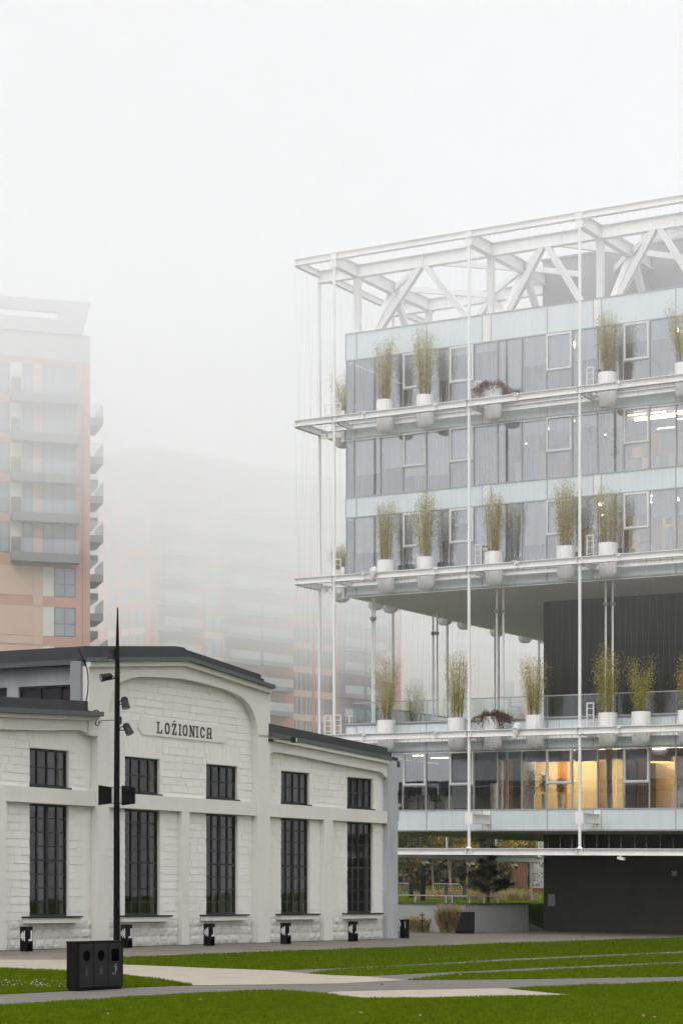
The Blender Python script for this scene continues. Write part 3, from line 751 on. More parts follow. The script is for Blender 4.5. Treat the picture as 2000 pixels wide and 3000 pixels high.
def build_office():
    F = OFF
    T = thing('office_building', F.w((8, 0, 0)), 'glazed office block raised behind a white steel frame hung with white pots', 'building')
    P = lambda b, n, m, par=T, **k: b.build(n, m, par, **k)
    # slabs and soffits
    for (z0, z1, n) in ((4.90, 5.95, 'floor_slab'), (8.86, 10.28, 'floor_slab'), (16.78, 17.76, 'floor_slab'), (20.76, 21.74, 'floor_slab'), (24.74, 25.58, 'floor_slab'), (28.7, 29.1, 'roof_deck')):
        b = MB(F); b.box(.08, UR, .10, VB, z0, z1); P(b, n, M['soffit'] if z0 in (4.90, 16.78) else M['ceiling'])
    b = MB(F); b.box(8.05, UR + 4, 6.14, 22, -.3, 28.69); P(b, 'service_core', M['core'])
    b = MB(F); b.box(7.98, UR + 4, 6.16, 22, 29.11, 34.15); b.box(7.9, UR + 4, 6.08, 22.1, 34.15, 34.25); P(b, 'roof_core', M['core2'])
    b = MB(F)
    for k in range(9): b.box(11.4 if k < 3 else 12.1, UR + 4, 9.0 + .02*k, 21, 33.6 + .285*k, 33.6 + .285*k + .255)
    P(b, 'louvre_screen', M['louvre'])
    # thin recess lines and hatch on the core
    b = MB(F); u, z = F.uz(1614, 2637, 6.1); b.box(u-.2, u+.2, 6.10, 6.14, z-.3, z+.3); u, z = F.uz(1974, 2559, 6.1); b.box(u-.12, u+.12, 6.06, 6.14, z-.12, z+.12); P(b, 'wall_hatch', M['core2'])
    # spandrel panels
    for (z0, z1) in ((28.70, 30.02), (24.74, 25.58), (20.76, 21.74), (16.82, 17.76), (8.88, 10.24), (4.96, 5.93)):
        js = JOINT
        for a, c in zip(js, js[1:]):
            b = MB(F); narrow = c - a < .5
            b.box(a + .022, c - .022, .0 - (.02 if narrow else 0), .08, z0 + .02, z1 - .02)
            P(b, 'bracket_plate' if narrow else 'spandrel_panel', M['steel'] if narrow else M['spandrel'])
        b = MB(F)
        for a in js: b.box(a - .022, a + .022, -.025, .06, z0, z1)
        b.box(-.02, UR, -.03, .07, z1 - .02, z1 + .045); b.box(-.02, UR, -.028, .07, z0 - .045, z0 + .02)
        P(b, 'panel_trim', M['alu'])
        b = MB(F); b.box(-.015, .06, .10, VB, z0, z1); P(b, 'side_spandrel', M['spandrel'])
    b = MB(F); b.box(-.06, UR, -.08, .09, 10.285, 10.36); b.box(-.06, .09, .09, VB, 10.285, 10.36); P(b, 'terrace_edge', M['alu'])
    # drip rods with hooks under the catwalks
    for z in (24.62, 16.70, 8.76):
        b = MB(F); b.bar((-.2, -.16, z), (UR, -.16, z), .03, .03)
        for k in range(17): b.bar((.5 + 1.33*k, -.16, z), (.5 + 1.33*k, -.16, z + .55), .014)
        P(b, 'drip_rail', M['steel'])
    # windows
    rr = random.Random(3)
    for row, (z0, z1) in ROWS.items():
        edges = [0.0] + [m for m in MUL if not (m == 2.03 and row in (4, 2))]
        for a, c in zip(edges, edges[1:]):
            sash = a in SASH; b = MB(F); t = .026
            if a == 0: b.box(a, a + .04, -.01, .06, z0, z1)
            b.box(a - t, a + t, -.035, .07, z0, z1) if a > 0 else None
            zm = z0 + (z1 - z0) * .42
            if sash: b.box(a + t, c - t, -.03, .06, zm - .03, zm + .03)
            wf = P(b, 'window', M['alu'])
            b = MB(F)
            if sash:
                opened = (row, a) in ((4, 5.96), (1, 5.96))
                b2 = MB(F); q = .085
                def ring(b_, v0, v1, y0=0):
                    b_.box(a + t, a + t + q, v0, v1, zm + .03, z1 - .01); b_.box(c - t - q, c - t, v0, v1, zm + .03, z1 - .01)
                    b_.box(a + t + q, c - t - q, v0 + .002, v1, zm + .03, zm + .03 + q); b_.box(a + t + q, c - t - q, v0 + .002, v1, z1 - .01 - q, z1 - .01)
                ring(b2, -.05, .03); s_ = P(b2, 'sash', M['whiteframe'], wf)
                if opened:           # tilted inner leaf
                    b3 = MB(F); za, zb = zm + .14, z1 - .12
                    for (u0, u1) in ((a + .12, a + .17), (c - .17, c - .12)):
                        b3.add([(u0, .0, za), (u1, .0, za), (u1, .03, za), (u0, .03, za), (u0+.05, .22, zb), (u1+.05, .22, zb), (u1+.05, .25, zb), (u0+.05, .25, zb)],
                               [(0,3,2,1),(4,5,6,7),(0,1,5,4),(1,2,6,5),(2,3,7,6),(3,0,4,7)])
                    b3.bar((a+.17, .235, zb), (c-.1, .235, zb), .05); P(b3, 'sash_leaf', M['whiteframe'], wf)
                b.box(a + t, c - t, .012, .018, z0, zm - .03); b.box(a + .11, c - .11, .0, .006, zm + .12, z1 - .1)
            else: b.box(a + (t if a else 0), c - t, .012, .018, z0, z1)
            P(b, 'pane', M['pane'], wf)
            fr_ = BLIND[row].get(a, 0)
            if fr_:
                b = MB(F); b.box(a + .06, c - .05, .16, .165, z1 - (z1 - z0) * fr_, z1)
                b.box(a + .06, c - .05, .155, .17, z1 - (z1 - z0) * fr_ - .03, z1 - (z1 - z0) * fr_)
                P(b, 'blind', M['blind'], wf)
        # glazed left end
        b = MB(F)
        for k in range(14): b.box(-.01, .05, .06 + k*1.4, .10 + k*1.4, z0, z1)
        wf = P(b, 'side_glazing', M['alu']); b = MB(F); b.box(.012, .018, .1, 19.6, z0, z1); P(b, 'pane', M['pane'], wf)
        # inside: partitions, columns, curtains
        b = MB(F)
        if row != 1:
            b.box(3.0, 3.1, 2.0, 6.0, z0, z1); b.box(3.0, 8.05, 6.0, 6.1, z0, z1); b.box(8.05, UR, 5.9, 6.1, z0, z1)
            b.box(5.9, 6.0, 3.5, 6, z0, z1)
        else: b.box(8.05, UR, 4.9, 5.1, z0, z1)
        P(b, 'inner_wall', M['inner'])
        b = MB(F)
        for u in (8.3, 14.1): b.lathe([(.14, z0), (.14, z1)], (u, .9, 0), 12)
        P(b, 'inner_column', M['inner'])
        if row != 1:
            for a, c, v in ((7.45, 8.5, .5), (5.3, 5.9, .6), (10.0, 11.1, .7), (13.0, 13.8, .6)) if row == 4 else ((5.9, 8.55, .5), (9.95, 10.6, .5), (13.0, 13.85, .9)) if row == 3 else ((5.4, 5.9, .5), (9.95, 11.1, .5), (11.3, 12.5, .8)):
                b = MB(F); n = int((c - a) / .07); vs = []
                for k in range(n + 1): vs += [(a + (c-a)*k/n, v + .05*(k % 2) + rr.uniform(-.015, .015), z0), (a + (c-a)*k/n, v + .05*(k % 2), z1 - .02)]
                b.add(vs, [(2*k, 2*k+2, 2*k+3, 2*k+1) for k in range(n)]); P(b, 'curtain', M['curtain'], recalc=False)
    # coloured wall panels seen through the glass: (row, px0, px1, py0, py1, v, material)
    def panel(px0, px1, z0, z1, v, m, n='wall_panel'):
        b = MB(F); b.box(F.u(px0, v), F.u(px1, v), v, v + .05, z0, z1); P(b, n, M[m])
    z0, z1 = ROWS[1]
    for px0, px1, v, m in ((1560, 1632, 2.6, 'wood'), (1632, 1660, 2.59, 'ochre'), (1660, 1752, 2.6, 'wood'), (1752, 1830, 3.2, 'wood'), (1830, 1862, 1.9, 'navy'), (1862, 1918, 1.95, 'brownwall'),
                           (1918, 1975, 2.4, 'wood'), (1455, 1482, 2.2, 'inner'), (1482, 1502, 2.2, 'ochre'), (1502, 1524, 1.6, 'navy'), (1388, 1455, 2.6, 'brownwall'), (1524, 1536, 2.4, 'wood'), (1536, 1566, 1.6, 'inner')):
        panel(px0, px1, z0, z1 - .35, v, m)
    b = MB(F); b.box(2.5, UR, 5.15, 5.2, z0, z1); P(b, 'inner_wall', M['olive'])
    b = MB(F); b.box(F.u(1560, 1.1), UR, 1.08, 1.12, 8.42, z1); P(b, 'ceiling_downstand', M['ceiling'])
    z0, z1 = ROWS[2]
    for px0, px1, v, m, k in ((1700, 1752, 1.5, 'ochre', .55), (1756, 1828, 2.2, 'redwall', .7), (1838, 1866, 2.0, 'wood', .7), (1940, 1975, 2.6, 'wood', .8), (1828, 1838, 1.9, 'redwall', .7)):
        panel(px0, px1, z0, z0 + (z1 - z0) * k, v, m)
    z0, z1 = ROWS[3]
    for px0, px1, v, m, k in ((1560, 1600, 2.2, 'wood', .6), (1640, 1668, 2.0, 'ochre', .4), (1905, 1925, 2.5, 'ochre', .7), (1850, 1880, 2.6, 'wood', .55)):
        panel(px0, px1, z0, z0 + (z1 - z0) * k, v, m)
    # ceiling strip lights, then warm emitters added to light the rooms
    def strip(px0, px1, py, v, mm='strip', w_=.05):
        b = MB(F); u0, z = F.uz(px0, py, v); u1 = F.u(px1, v); b.box(u0, u1, v - w_/2, v + w_/2, z - .02, z + .02); P(b, 'ceiling_light', M[mm])
    for q in ((1681, 1745, 1018, 1.6), (1540, 1548, 1037, 1.), (1618, 1664, 1240, 1.4), (1681, 1724, 1233, 1.4), (1732, 1746, 1279, 2.2), (1757, 1786, 1275, 2.2), (1838, 1890, 1217, 1.), (1906, 1948, 1210, 1.),
              (1924, 1974, 1256, 1.6), (1984, 2000, 1228, 1.), (1537, 1552, 1300, 1.2), (1682, 1716, 1475, 1.), (1682, 1744, 1494, 1.4), (1712, 1744, 1512, 1.8), (1759, 1773, 1509, 1.2), (1905, 1948, 1453, 1.), (1905, 1974, 1472, 1.4),
              (1842, 1874, 1459, 1.), (1209, 1240, 2214, 1.2), (1262, 1315, 2221, 1.2), (1683, 1725, 2199, 1.), (1760, 1778, 2218, 1.3), (1910, 1946, 2194, 1.), (1622, 1660, 1480, 1.2)): strip(*q)
    for px in (1580, 1620, 1665, 1712, 1755, 1800, 1945, 1985):
        b = MB(F); u = F.u(px, 1.4); b.lathe([(.0, 8.72), (.22, 8.72), (.22, 8.76), (0, 8.76)], (u, 1.4, 0), 14, False); P(b, 'added_warm_light', M['warm'])  # added discs that give the lowest floor its warm glow
    for px, v, zc_ in ((1715, 1.3, 20.66), (1860, 1.5, 20.66), (1955, 1.8, 20.66), (1585, 1.5, 24.64), (1870, 1.7, 24.64), (1930, 1.7, 24.64), (1990, 1.3, 24.64), (1650, 1.5, 28.6), (1960, 1.5, 28.6)):
        b = MB(F); u = F.u(px, v); b.box(u - .5, u + .45, v + .66, v + .78, zc_ - .0, zc_ + .02); P(b, 'added_warm_light', M['warm'])  # added bars that warm the upper rooms at the right
    # terrace: glass rail, paired struts, side frame
    for a, c in ((.35, 4.6), (4.62, 5.3), (5.55, 8.2), (8.22, 11.2), (11.22, 14.1), (14.12, 17.8), (17.82, UR)):
        b = MB(F); b.box(a, c, .12, .135, 10.36, 11.36); r_ = P(b, 'rail_glass', M['rail'])
        b = MB(F); b.box(a, c, .10, .155, 11.36, 11.41); b.box(a, a + .02, .115, .14, 10.36, 11.36); P(b, 'rail_cap', M['alu'], r_)
    b = MB(F); b.box(.30, .315, .2, 22, 10.36, 11.36); r_ = P(b, 'rail_glass', M['rail'])
    b = MB(F); b.box(.28, .335, .2, 22, 11.36, 11.41); P(b, 'rail_cap', M['alu'], r_)
    for (u, v, d) in ((1.02, .9, .12), (8.1, .9, .36), (13.92, .9, .36), (.62, 7.9, .25), (.62, 15.0, .25), (19.7, .9, .36)):
        for k in (0, 1):
            b = MB(F); uu = u + d * k
            b.tube([(uu, v, 10.36), (uu, v, 10.7)], .10, 10, .05); b.tube([(uu, v, 10.7), (uu, v, 16.78)], .05, 10); c_ = P(b, 'terrace_strut', M['steel'], smooth=True)
            if v < 9:
                b = MB(F); b.bar((uu, v - .05, 15.75), (uu + .12, v - .2, 15.65), .2, .12); b.bar((uu, v, 15.7), (uu + .05, v - .1, 15.7), .05); P(b, 'floodlight', M['chrome'], c_)
    # steel frame columns
    for u in COLU:
        b = MB(F); b.tube([(u, VF, 4.04), (u, VF, 4.12)], .16, 14, .08); b.tube([(u, VF, 4.12), (u, VF, 33.0)], .074, 12)
        for z0, z1 in ZL[1:]: b.lathe([(.12, z0 - .05), (.12, z0 - .01)], (u, VF, 0), 12)
        P(b, 'column', M['steel'], smooth=True)
    for v in COLV:
        b = MB(F); b.tube([(US, v, 3.9), (US, v, 33.0)], .074, 12); P(b, 'column', M['steel'], smooth=True)
    # edge beams, front and side, at every level
    for i, (z0, z1) in enumerate(ZL):
        zc = (z0 + z1) / 2
        b = MB(F); b.ibeam((US, VF, zc), (UR, VF, zc), z1 - z0, .28)
        for u in COLU: b.box(u - .16, u - .12, VF - .12, VF + .12, z0 + .02, z1 - .02); b.box(u + .12, u + .16, VF - .12, VF + .12, z0 + .02, z1 - .02)
        be = P(b, 'front_beam', M['steel'])
        b = MB(F)
        for u in COLU:
            for s_ in (-.09, .09):
                for k in range(4): b.box(u + s_ - .014, u + s_ + .014, VF - .03, VF - .005, z0 + .06 + .06*k, z0 + .085 + .06*k)
        for u in (US + .12,):
            for k in range(4): b.box(u - .014, u + .014, VF - .03, VF - .005, z0 + .06 + .06*k, z0 + .085 + .06*k)
        P(b, 'bolts', M['chrome'], be)
        b = MB(F); b.ibeam((US, VF + .15, zc), (US, VB, zc), z1 - z0, .26); P(b, 'side_beam', M['steel'])
        if i in (1, 2, 3):
            b = MB(F); b.ibeam((-.5, -.30, zc - .06), (UR, -.30, zc - .06), .28, .22); P(b, 'inner_beam', M['steel'])
            b = MB(F); b.ibeam((-.35, .36, zc - .06), (-.35, VB, zc - .06), .28, .22); P(b, 'inner_side_beam', M['steel'])
            for u in COLU:
                b = MB(F); b.ibeam((u, VF + .12, zc - .02), (u, -.02, zc - .12), .26, .16); P(b, 'bracket', M['steel'])
            for v in COLV:
                b = MB(F); b.box(US + .1, -.02, v - .02, v + .02, zc - .36, zc - .02); b.box(US + .1, -.02, v - .1, v + .1, zc - .02, zc + .0); br = P(b, 'bracket', M['steel'])
                b = MB(F)
                for q in (-1.35, -.95, -.55): b.lathe([(.09, -.004), (.09, .004)], (0, 0, 0), 12)
                b = MB(F)
                for q in (-1.35, -.95): b.prism([(q + .09*cos(t*pi/6), zc - .19 + .09*sin(t*pi/6)) for t in range(12)], v - .027, v - .021)
                P(b, 'web_hole', M['soffit'], br)
            if i > 1:
                b = MB(F); b.box(-.28, -.10, .02, .2, zc - .7, zc + .9); P(b, 'corner_post', M['steel'])
            for u in (F.u(1066, VF), F.u(1275, VF), F.u(1512, VF), F.u(1810, VF)):   # clamp fittings
                b = MB(F); b.box(u - .16, u + .10, VF - .22, VF + .05, z1 + .0, z1 + .03); b.box(u + .02, u + .16, VF - .2, VF - .02, z1 - .1, z1 - .02)
                b.box(u - .10, u + .10, VF - .20, VF + .05, z0 - .03, z0); b.box(u + .02, u + .14, VF - .18, VF - .02, z0 + .02, z0 + .08); b.box(u - .02, u + .02, VF - .19, VF - .15, z0, z1); P(b, 'clamp', M['steel'])
    for u in COLU[1:3]:                                  # brackets over the lowest beam
        b = MB(F); b.box(u - .03, u + .03, VF + .06, -.02, 5.28, 5.66); b.box(u - .12, u + .12, VF + .06, -.02, 5.66, 5.70); b.box(u - .12, u + .12, VF + .06, -.02, 5.24, 5.28)
        b.box(u - .2, u + .2, VF - .05, VF + .1, 5.2, 5.75); br = P(b, 'bracket', M['steel'])
        b = MB(F)
        for v in (-1.35, -1.1): b.uprism([(v + .06*cos(t*pi/6), 5.48 + .11*sin(t*pi/6)) for t in range(12)], u - .036, u - .031)
        P(b, 'web_hole', M['whiteframe'], br)
    # roof truss
    zt, zb = 33.56, 32.9; zc = (zt + zb) / 2; s2 = M['steel2']
    for v in (.3, 7.6):
        b = MB(F); b.ibeam((US, v, zc), (UR + 3, v, zc), zt - zb, .34, .045, .03)
        for u in COLU: b.box(u + 2.05*1.86 - .012, u + 2.05*1.86 + .012, v - .15, v + .15, zb + .03, zt - .03)
        P(b, 'roof_girder', s2)
    for u in COLU:
        b = MB(F); b.ibeam((u, VF - .04, zc), (u, 7.9 if u > 1 else 7.45, zc), zt - zb, .34, .045, .03); b.box(u - .19, u + .19, VF - .1, VF - .05, zb - .05, zt + .02); b.box(u - .18, u + .18, 7.88, 7.93, zb, zt)
        for v in (3.9,): b.box(u - .15, u + .15, v - .012, v + .012, zb + .04, zt - .04)
        P(b, 'roof_girder', s2)
        b = MB(F); b.box(u - .15, u + .15, .15, .45, 29.1, zb + .01); P(b, 'roof_post', s2)
        b = MB(F); b.box(u - .15, u + .15, 7.45, 7.75, 29.1, zb + .01); P(b, 'roof_post', s2)
    def diag(p, q, w_=.30, n='diagonal_brace'):
        b = MB(F); b.bar(p, q, w_, .28); P(b, n, s2)
    cu = COLU + [25.5]
    for a, c in zip(cu, cu[1:]):
        m = (a + c) / 2
        for v in (.3, 7.6):
            diag((m - .15, v, zb + .05), (a + .2, v, 28.8)); diag((m + .15, v, zb + .05), (c - .2, v, 28.8))
        diag((m, .45, zc), (a + .1, 3.9, zc), .16, 'wind_brace'); diag((a + .1, 3.9, zc), (m, 7.5, zc), .16, 'wind_brace')
        diag((m, .45, zc), (c - .1, 3.9, zc), .16, 'wind_brace'); diag((c - .1, 3.9, zc), (m, 7.5, zc), .16, 'wind_brace')
    for u in COLU:
        diag((u, 3.75, zb + .05), (u, .5, 28.8)); diag((u, 4.05, zb + .05), (u, 7.4, 28.8))
    for u in [1.55 + 1.45*k for k in range(0, 14, 4)]:   # lifting eyes on the girder
        b = MB(F); b.prism([(u + .13*cos(t*pi/8), zt + .16 + .13*sin(t*pi/8)) for t in range(16)], .27, .33); b.prism([(u - .18, zt), (u + .18, zt), (u + .1, zt + .12), (u - .1, zt + .12)], .28, .32); P(b, 'lifting_eye', s2)
    # climbing wires
    def net(u0, u1, z0, z1, side, seed, r=.0020):
        q = random.Random(seed); b = MB(F); n = int((u1 - u0) / .62)
        for k in range(n):
            u = u0 + (k + .5) * (u1 - u0) / n; t = u + q.uniform(-.04, .04)
            pt = (lambda a, z: (a, VF - .02, z)) if side == 0 else (lambda a, z: (US - .02, a, z))
            for s_ in (-1, 1): 
                a = t + s_ * .26 + q.uniform(-.04, .04); sw = q.uniform(-.03, .03)
                b.tube([pt(t, z0), pt((t + a)/2 + sw, (z0 + z1)/2), pt(a, z1)], r, 4)
            b.tube([pt(t, z0), pt(t, z0 + .22)], .006, 4); b.tube([pt(t, z1), pt(t, z1 - .16)], .010, 4)
        P(b, 'wire_trellis', M['wire'])
    sp = [(4.04, 9.34), (9.67, 17.25), (17.57, 25.16), (25.49, 33.25)]
    for i, (z0, z1) in enumerate(sp):
        net(US, UR - 1, z0, z1, 0, i + 1); net(VF, 22, z0, z1, 1, i + 20)
    # ladders and gates on the catwalks
    def ladder(px, level, v=-.35, h=1.25, wd=.34):
        z0 = ZL[level][1]; u = F.u(px, v); b = MB(F)
        b.bar((u - wd/2, v, z0 - .3), (u - wd/2, v, z0 + h), .06); b.bar((u + wd/2, v, z0 - .3), (u + wd/2, v, z0 + h), .06); b.bar((u - wd/2 - .03, v, z0 + h), (u + wd/2 + .03, v, z0 + h), .06)
        for k in range(4): b.bar((u - wd/2, v, z0 + .1 + k*.3), (u + wd/2, v, z0 + .1 + k*.3), .03)
        P(b, 'ladder', M['steel'])
    for lv in (1, 2, 3): ladder(1728, lv)
    for lv in (2, 3): ladder(1400, lv)
    for lv in (1, 2, 3):
        for u, v in ((-1.35, .15), (-.75, .1), (-.35, .9)):
            b = MB(F); z0 = ZL[lv][1]
            b.bar((u, v, z0 - .2), (u, v, z0 + 1.15), .05); b.bar((u + .38, v, z0 - .2), (u + .38, v, z0 + 1.15), .05); b.bar((u, v, z0 + 1.15), (u + .38, v, z0 + 1.15), .05)
            for k in range(4): b.bar((u, v, z0 + .05 + .28*k), (u + .38, v, z0 + .05 + .28*k), .025)
            P(b, 'gate', M['steel'])
    # floodlights hung on the low side beam
    for px in (1243, 1375, 1502, 1590, ):
        fr = Frame(F.w((US, 0, 0))[:2], D_, A_); v = fr.u(px); b = MB(F)
        b.bar((US, v, 3.70), (US + .05, v - .1, 3.52), .06); b.bar((US + .02, v - .1, 3.55), (US + .35, v - .3, 3.38), .3, .16); P(b, 'floodlight', M['chrome'])
    b = MB(F); u = F.u(1816, VF); b.bar((u, VF, 3.72), (u, VF, 3.66), .1); b.bar((u - .12, VF, 3.62), (u + .2, VF, 3.56), .2, .12); P(b, 'floodlight', M['steel'])
    return T
M['wire'] = mat('steel_wire', (.30, .30, .30), .6, .3)
build_office()
# amber pendant inside the lowest office floor
u, z = OFF.uz(1935, 2225, 1.2)
T = thing('pendant_lamp', OFF.w((u, 1.2, z)), 'round amber pendant lamp glowing behind the lowest office windows at the right', 'lamp')
b = MB(OFF); b.lathe([(.62, -.13), (.64, -.13), (.64, .12), (.62, .12)], (u, 1.2, z), 28); b.build('shade', M['ochre'], T, smooth=True)
b = MB(OFF); b.lathe([(.0, -.135), (.615, -.135), (.615, -.125), (0, -.125)], (u, 1.2, z), 28, False); b.build('glow_ring', M['amber'], T)
b = MB(OFF); b.tube([(u - .64, 1.2, z), (u - .64, 1.2, 8.84)], .012, 5); b.tube([(u + .5, 1.2, z), (u + .5, 1.2, 8.84)], .012, 5); b.build('cord', M['steel'], T)

# things inside the office, seen through the glass
def office_plant(px, zf, ph, plh, label, v=.75, w_=.17, seed=0):
    rr = random.Random(seed + 40); u = OFF.u(px, v); T = thing('office_plant', OFF.w((u, v, zf)), label, 'potted plant', 'pot plants inside the office')
    b = MB(OFF); b.lathe([(w_*.8, zf), (w_, zf + ph), (w_*.85, zf + ph), (w_*.85, zf + ph - .04), (0, zf + ph - .04)], (u, v, 0), 16, False); b.build('pot', M['whiteframe'], T, smooth=True)
    if plh:
        b = MB(OFF)
        for k in range(260):
            t = rr.random(); c = Vector((u + rr.gauss(0, .07), v + rr.gauss(0, .07), zf + ph + plh*(.1 + .75*t))); a = rr.uniform(0, 2*pi)
            add_leaf(b, c, Vector((cos(a), sin(a), rr.uniform(-.5, .7))), rr.uniform(.12, .28), .018, rr)
        b.build('leaves', M['leaf_g'], T, recalc=False)
def desk(px0, px1, zf, v, label, dark=True):
    u0, u1 = OFF.u(px0, v), OFF.u(px1, v); T = thing('desk', OFF.w(((u0+u1)/2, v, zf)), label, 'desk', 'office desks behind the glass')
    b = MB(OFF); b.box(u0, u1, v, v + .7, zf + .72, zf + .75); b.build('top', M['whiteframe'], T)
    for u in (u0, u1 - .04): b = MB(OFF); b.box(u, u + .04, v + .02, v + .68, zf, zf + .72); b.build('leg', M['whiteframe'], T)
    b = MB(OFF); b.box(u0 + .1, u0 + .55, v + .02, v + .04, zf + .1, zf + .7); b.build('side_drawer', M['whiteframe'], T)
    return u0, u1
def monitor(u, v, z, label, m='black2'):
    b = MB(OFF); b.box(u - .27, u + .27, v, v + .03, z + .12, z + .45); b.box(u - .03, u + .03, v + .03, v + .06, z, z + .3); b.box(u - .1, u + .1, v - .02, v + .12, z, z + .015)
    tag(b.build('monitor', M[m], origin=OFF.w((u, v, z))), label, 'monitor')
def office_chair(u, v, zf, label):
    T = thing('office_chair', OFF.w((u, v, zf)), label, 'chair'); b = MB(OFF); b.box(u - .23, u + .23, v - .22, v + .22, zf + .44, zf + .51); b.build('seat', M['black2'], T)
    b = MB(OFF); b.box(u - .21, u + .21, v - .26, v - .21, zf + .55, zf + 1.1); b.build('backrest', M['black2'], T)
    b = MB(OFF); b.tube([(u, v, zf + .05), (u, v, zf + .44)], .03, 6)
    for k in range(5): b.tube([(u, v, zf + .1), (u + .28*cos(k*1.257), v + .28*sin(k*1.257), zf + .04)], .02, 5)
    b.build('base', M['black2'], T)
z1 = 5.97
u0, u1 = desk(1192, 1228, z1, .9, 'white office desk behind the first sash window of the lowest floor'); monitor(u0 + .35, 1.3, z1 + .75, 'black monitor on the left desk'); office_chair(u0 + .2, .6, z1, 'black office chair in front of the left desk')
u0, u1 = desk(1234, 1268, z1, .9, 'white office desk right of the first sash window of the lowest floor'); monitor(u0 + .3, 1.3, z1 + .75, 'black monitor on the second desk')
u0, u1 = desk(1282, 1308, z1, 1.0, 'third white office desk, beside the blue screen'); monitor(u0 + .3, 1.3, z1 + .8, 'blue lit monitor beside the tall office plant', 'blue'); office_chair(u0 + .1, .6, z1, 'black office chair near the blue screen')
office_plant(1308, z1, .55, 1.3, 'bushy plant in white pot beside the blue screen', seed=1)
office_plant(1556, z1, .75, 1.3, 'tall dark plant in white pot left of the warm lit panels', seed=2)
office_plant(1592, z1, .75, 1.1, 'thin plant in white pot against the warm panel', seed=3, w_=.13)
office_plant(1642, z1, .75, .8, 'low wide plant in white pot under the orange panel', seed=4)
office_plant(1446, z1, 1.3, 0, 'tall pale plinth pot behind the dark lowest floor window', seed=5, w_=.2)
office_plant(1798, 21.78, .75, 1.7, 'palm in white pot on the third floor right of the long column', seed=6, w_=.15)
office_plant(1957, 17.80, 1.3, 1.4, 'dark leafy plant on a tall white pot, second floor right', seed=7, w_=.22)
office_plant(1517, 21.78, 1.0, 0, 'plain white floor pot right of the red creeper column', seed=8, w_=.18)
office_plant(1520, 25.62, .95, 0, 'plain white floor pot on the top floor beside the creeper', seed=9, w_=.18)
office_plant(1966, 25.62, .7, 0, 'plain white floor pot near the top right picture edge', seed=10, w_=.18)
office_plant(1730, 25.62, .5, 0, 'small white pot behind the ladder on the top floor', seed=11, w_=.15)
desk(1836, 1880, 21.78, .8, 'white desk on the third floor under the long strip lights'); desk(1908, 1960, 21.78, .8, 'wide white desk at the third floor right edge'); desk(1868, 1892, 17.8, .9, 'white desk in the yellow lit second floor room')

# ================================================================== POTTED PLANTS
def pot_mesh(T):
    b = MB(LOCAL); b.lathe([(0, 0), (.16, .005), (.28, .045), (.36, .12), (.405, .24), (.415, .40), (.415, .92), (.445, .93), (.445, 1.60), (.405, 1.60), (.405, 1.5), (0, 1.5)], n=28, cap=False)
    p = b.build('pot', M['pot'], T, smooth=True)
    b = MB(LOCAL); b.lathe([(0, 1.502), (.404, 1.502)], n=20, cap=False); b.build('soil', M['soil'], p, recalc=False)
def bamboo(seed, hgt, spread, nst=26, nleaf=4200, top=1.0, low=.12):
    rr = random.Random(seed)
    T = thing('potted_bamboo', (0, 0, 0), 'x', 'potted plant'); pot_mesh(T)
    stems = []; b = MB(LOCAL)
    for k in range(nst):
        a = rr.uniform(0, 2*pi); r = .3 * sqrt(rr.random()); x, y = r*cos(a), r*sin(a); h = hgt * rr.uniform(.6, 1.0)
        lean = spread * rr.uniform(.15, 1); c = rr.uniform(-.3, .3); a2 = a + rr.uniform(-.7, .7)
        pts = [Vector((x + cos(a2 + c*t)*lean*t**1.6, y + sin(a2 + c*t)*lean*t**1.6, 1.5 + h*t)) for t in (0, .25, .5, .75, 1)]
        stems.append((pts, h)); b.tube(pts, .011, 5, .004)
    b.build('canes', M['bamboo'], T, recalc=False)
    b = MB(LOCAL)
    for k in range(nleaf):
        pts, h = rr.choice(stems); t = low + (1 - low) * rr.random() ** .9; i = min(3, int(t*4)); f = t*4 - i
        p = pts[i].lerp(pts[i+1], f) + Vector((rr.gauss(0, .06), rr.gauss(0, .06), rr.gauss(0, .04))) * (1 + 2.0*t)
        d = Vector((rr.gauss(0, 1), rr.gauss(0, 1), rr.gauss(-.15, .6)))
        add_leaf(b, p, d, rr.uniform(.07, .15), rr.uniform(.007, .013), rr)
    b.build('foliage', M['leaf_b'], T, recalc=False)
    return T
def creeper(seed):
    rr = random.Random(seed); T = thing('potted_creeper', (0, 0, 0), 'x', 'potted plant'); pot_mesh(T)
    b = MB(LOCAL); bb = MB(LOCAL)
    for k in range(80):
        a = rr.choice([rr.uniform(0, 2*pi), rr.uniform(2.3, 4.3)]); rad = rr.uniform(.45, 1.0); drop = rr.uniform(-.2, 1.0) * rr.random() + .05
        pts = [Vector((.2*cos(a), .2*sin(a), 1.5)), Vector((.42*cos(a), .42*sin(a), 1.72 + rr.uniform(-.05, .2))), Vector((rad*cos(a), rad*sin(a), 1.6 - drop*.3)), Vector((rad*1.02*cos(a+.1), rad*1.02*sin(a+.1), 1.55 - drop))]
        bb.tube(pts, .006, 4)
        for j in range(34):
            t = rr.random()*2.99; i = int(t); p = pts[i].lerp(pts[i+1], t - i) + Vector((rr.gauss(0,.05), rr.gauss(0,.05), rr.gauss(0,.05)))
            add_leaf(b, p, Vector((rr.gauss(0,1), rr.gauss(0,1), rr.gauss(-.3,1))), rr.uniform(.05, .09), rr.uniform(.018, .03), rr)
    bb.build('stems', M['bark'], T, recalc=False); b.build('foliage', M['leaf_r'], T, recalc=False); return T
PROTO = [bamboo(1, 3.35, .28, 34, 4700), bamboo(2, 2.9, .42, 28, 4200), bamboo(3, 3.05, .72, 24, 3300, low=.18), bamboo(4, 2.55, .5, 20, 3000)]
CRE = creeper(8)
_used = set()
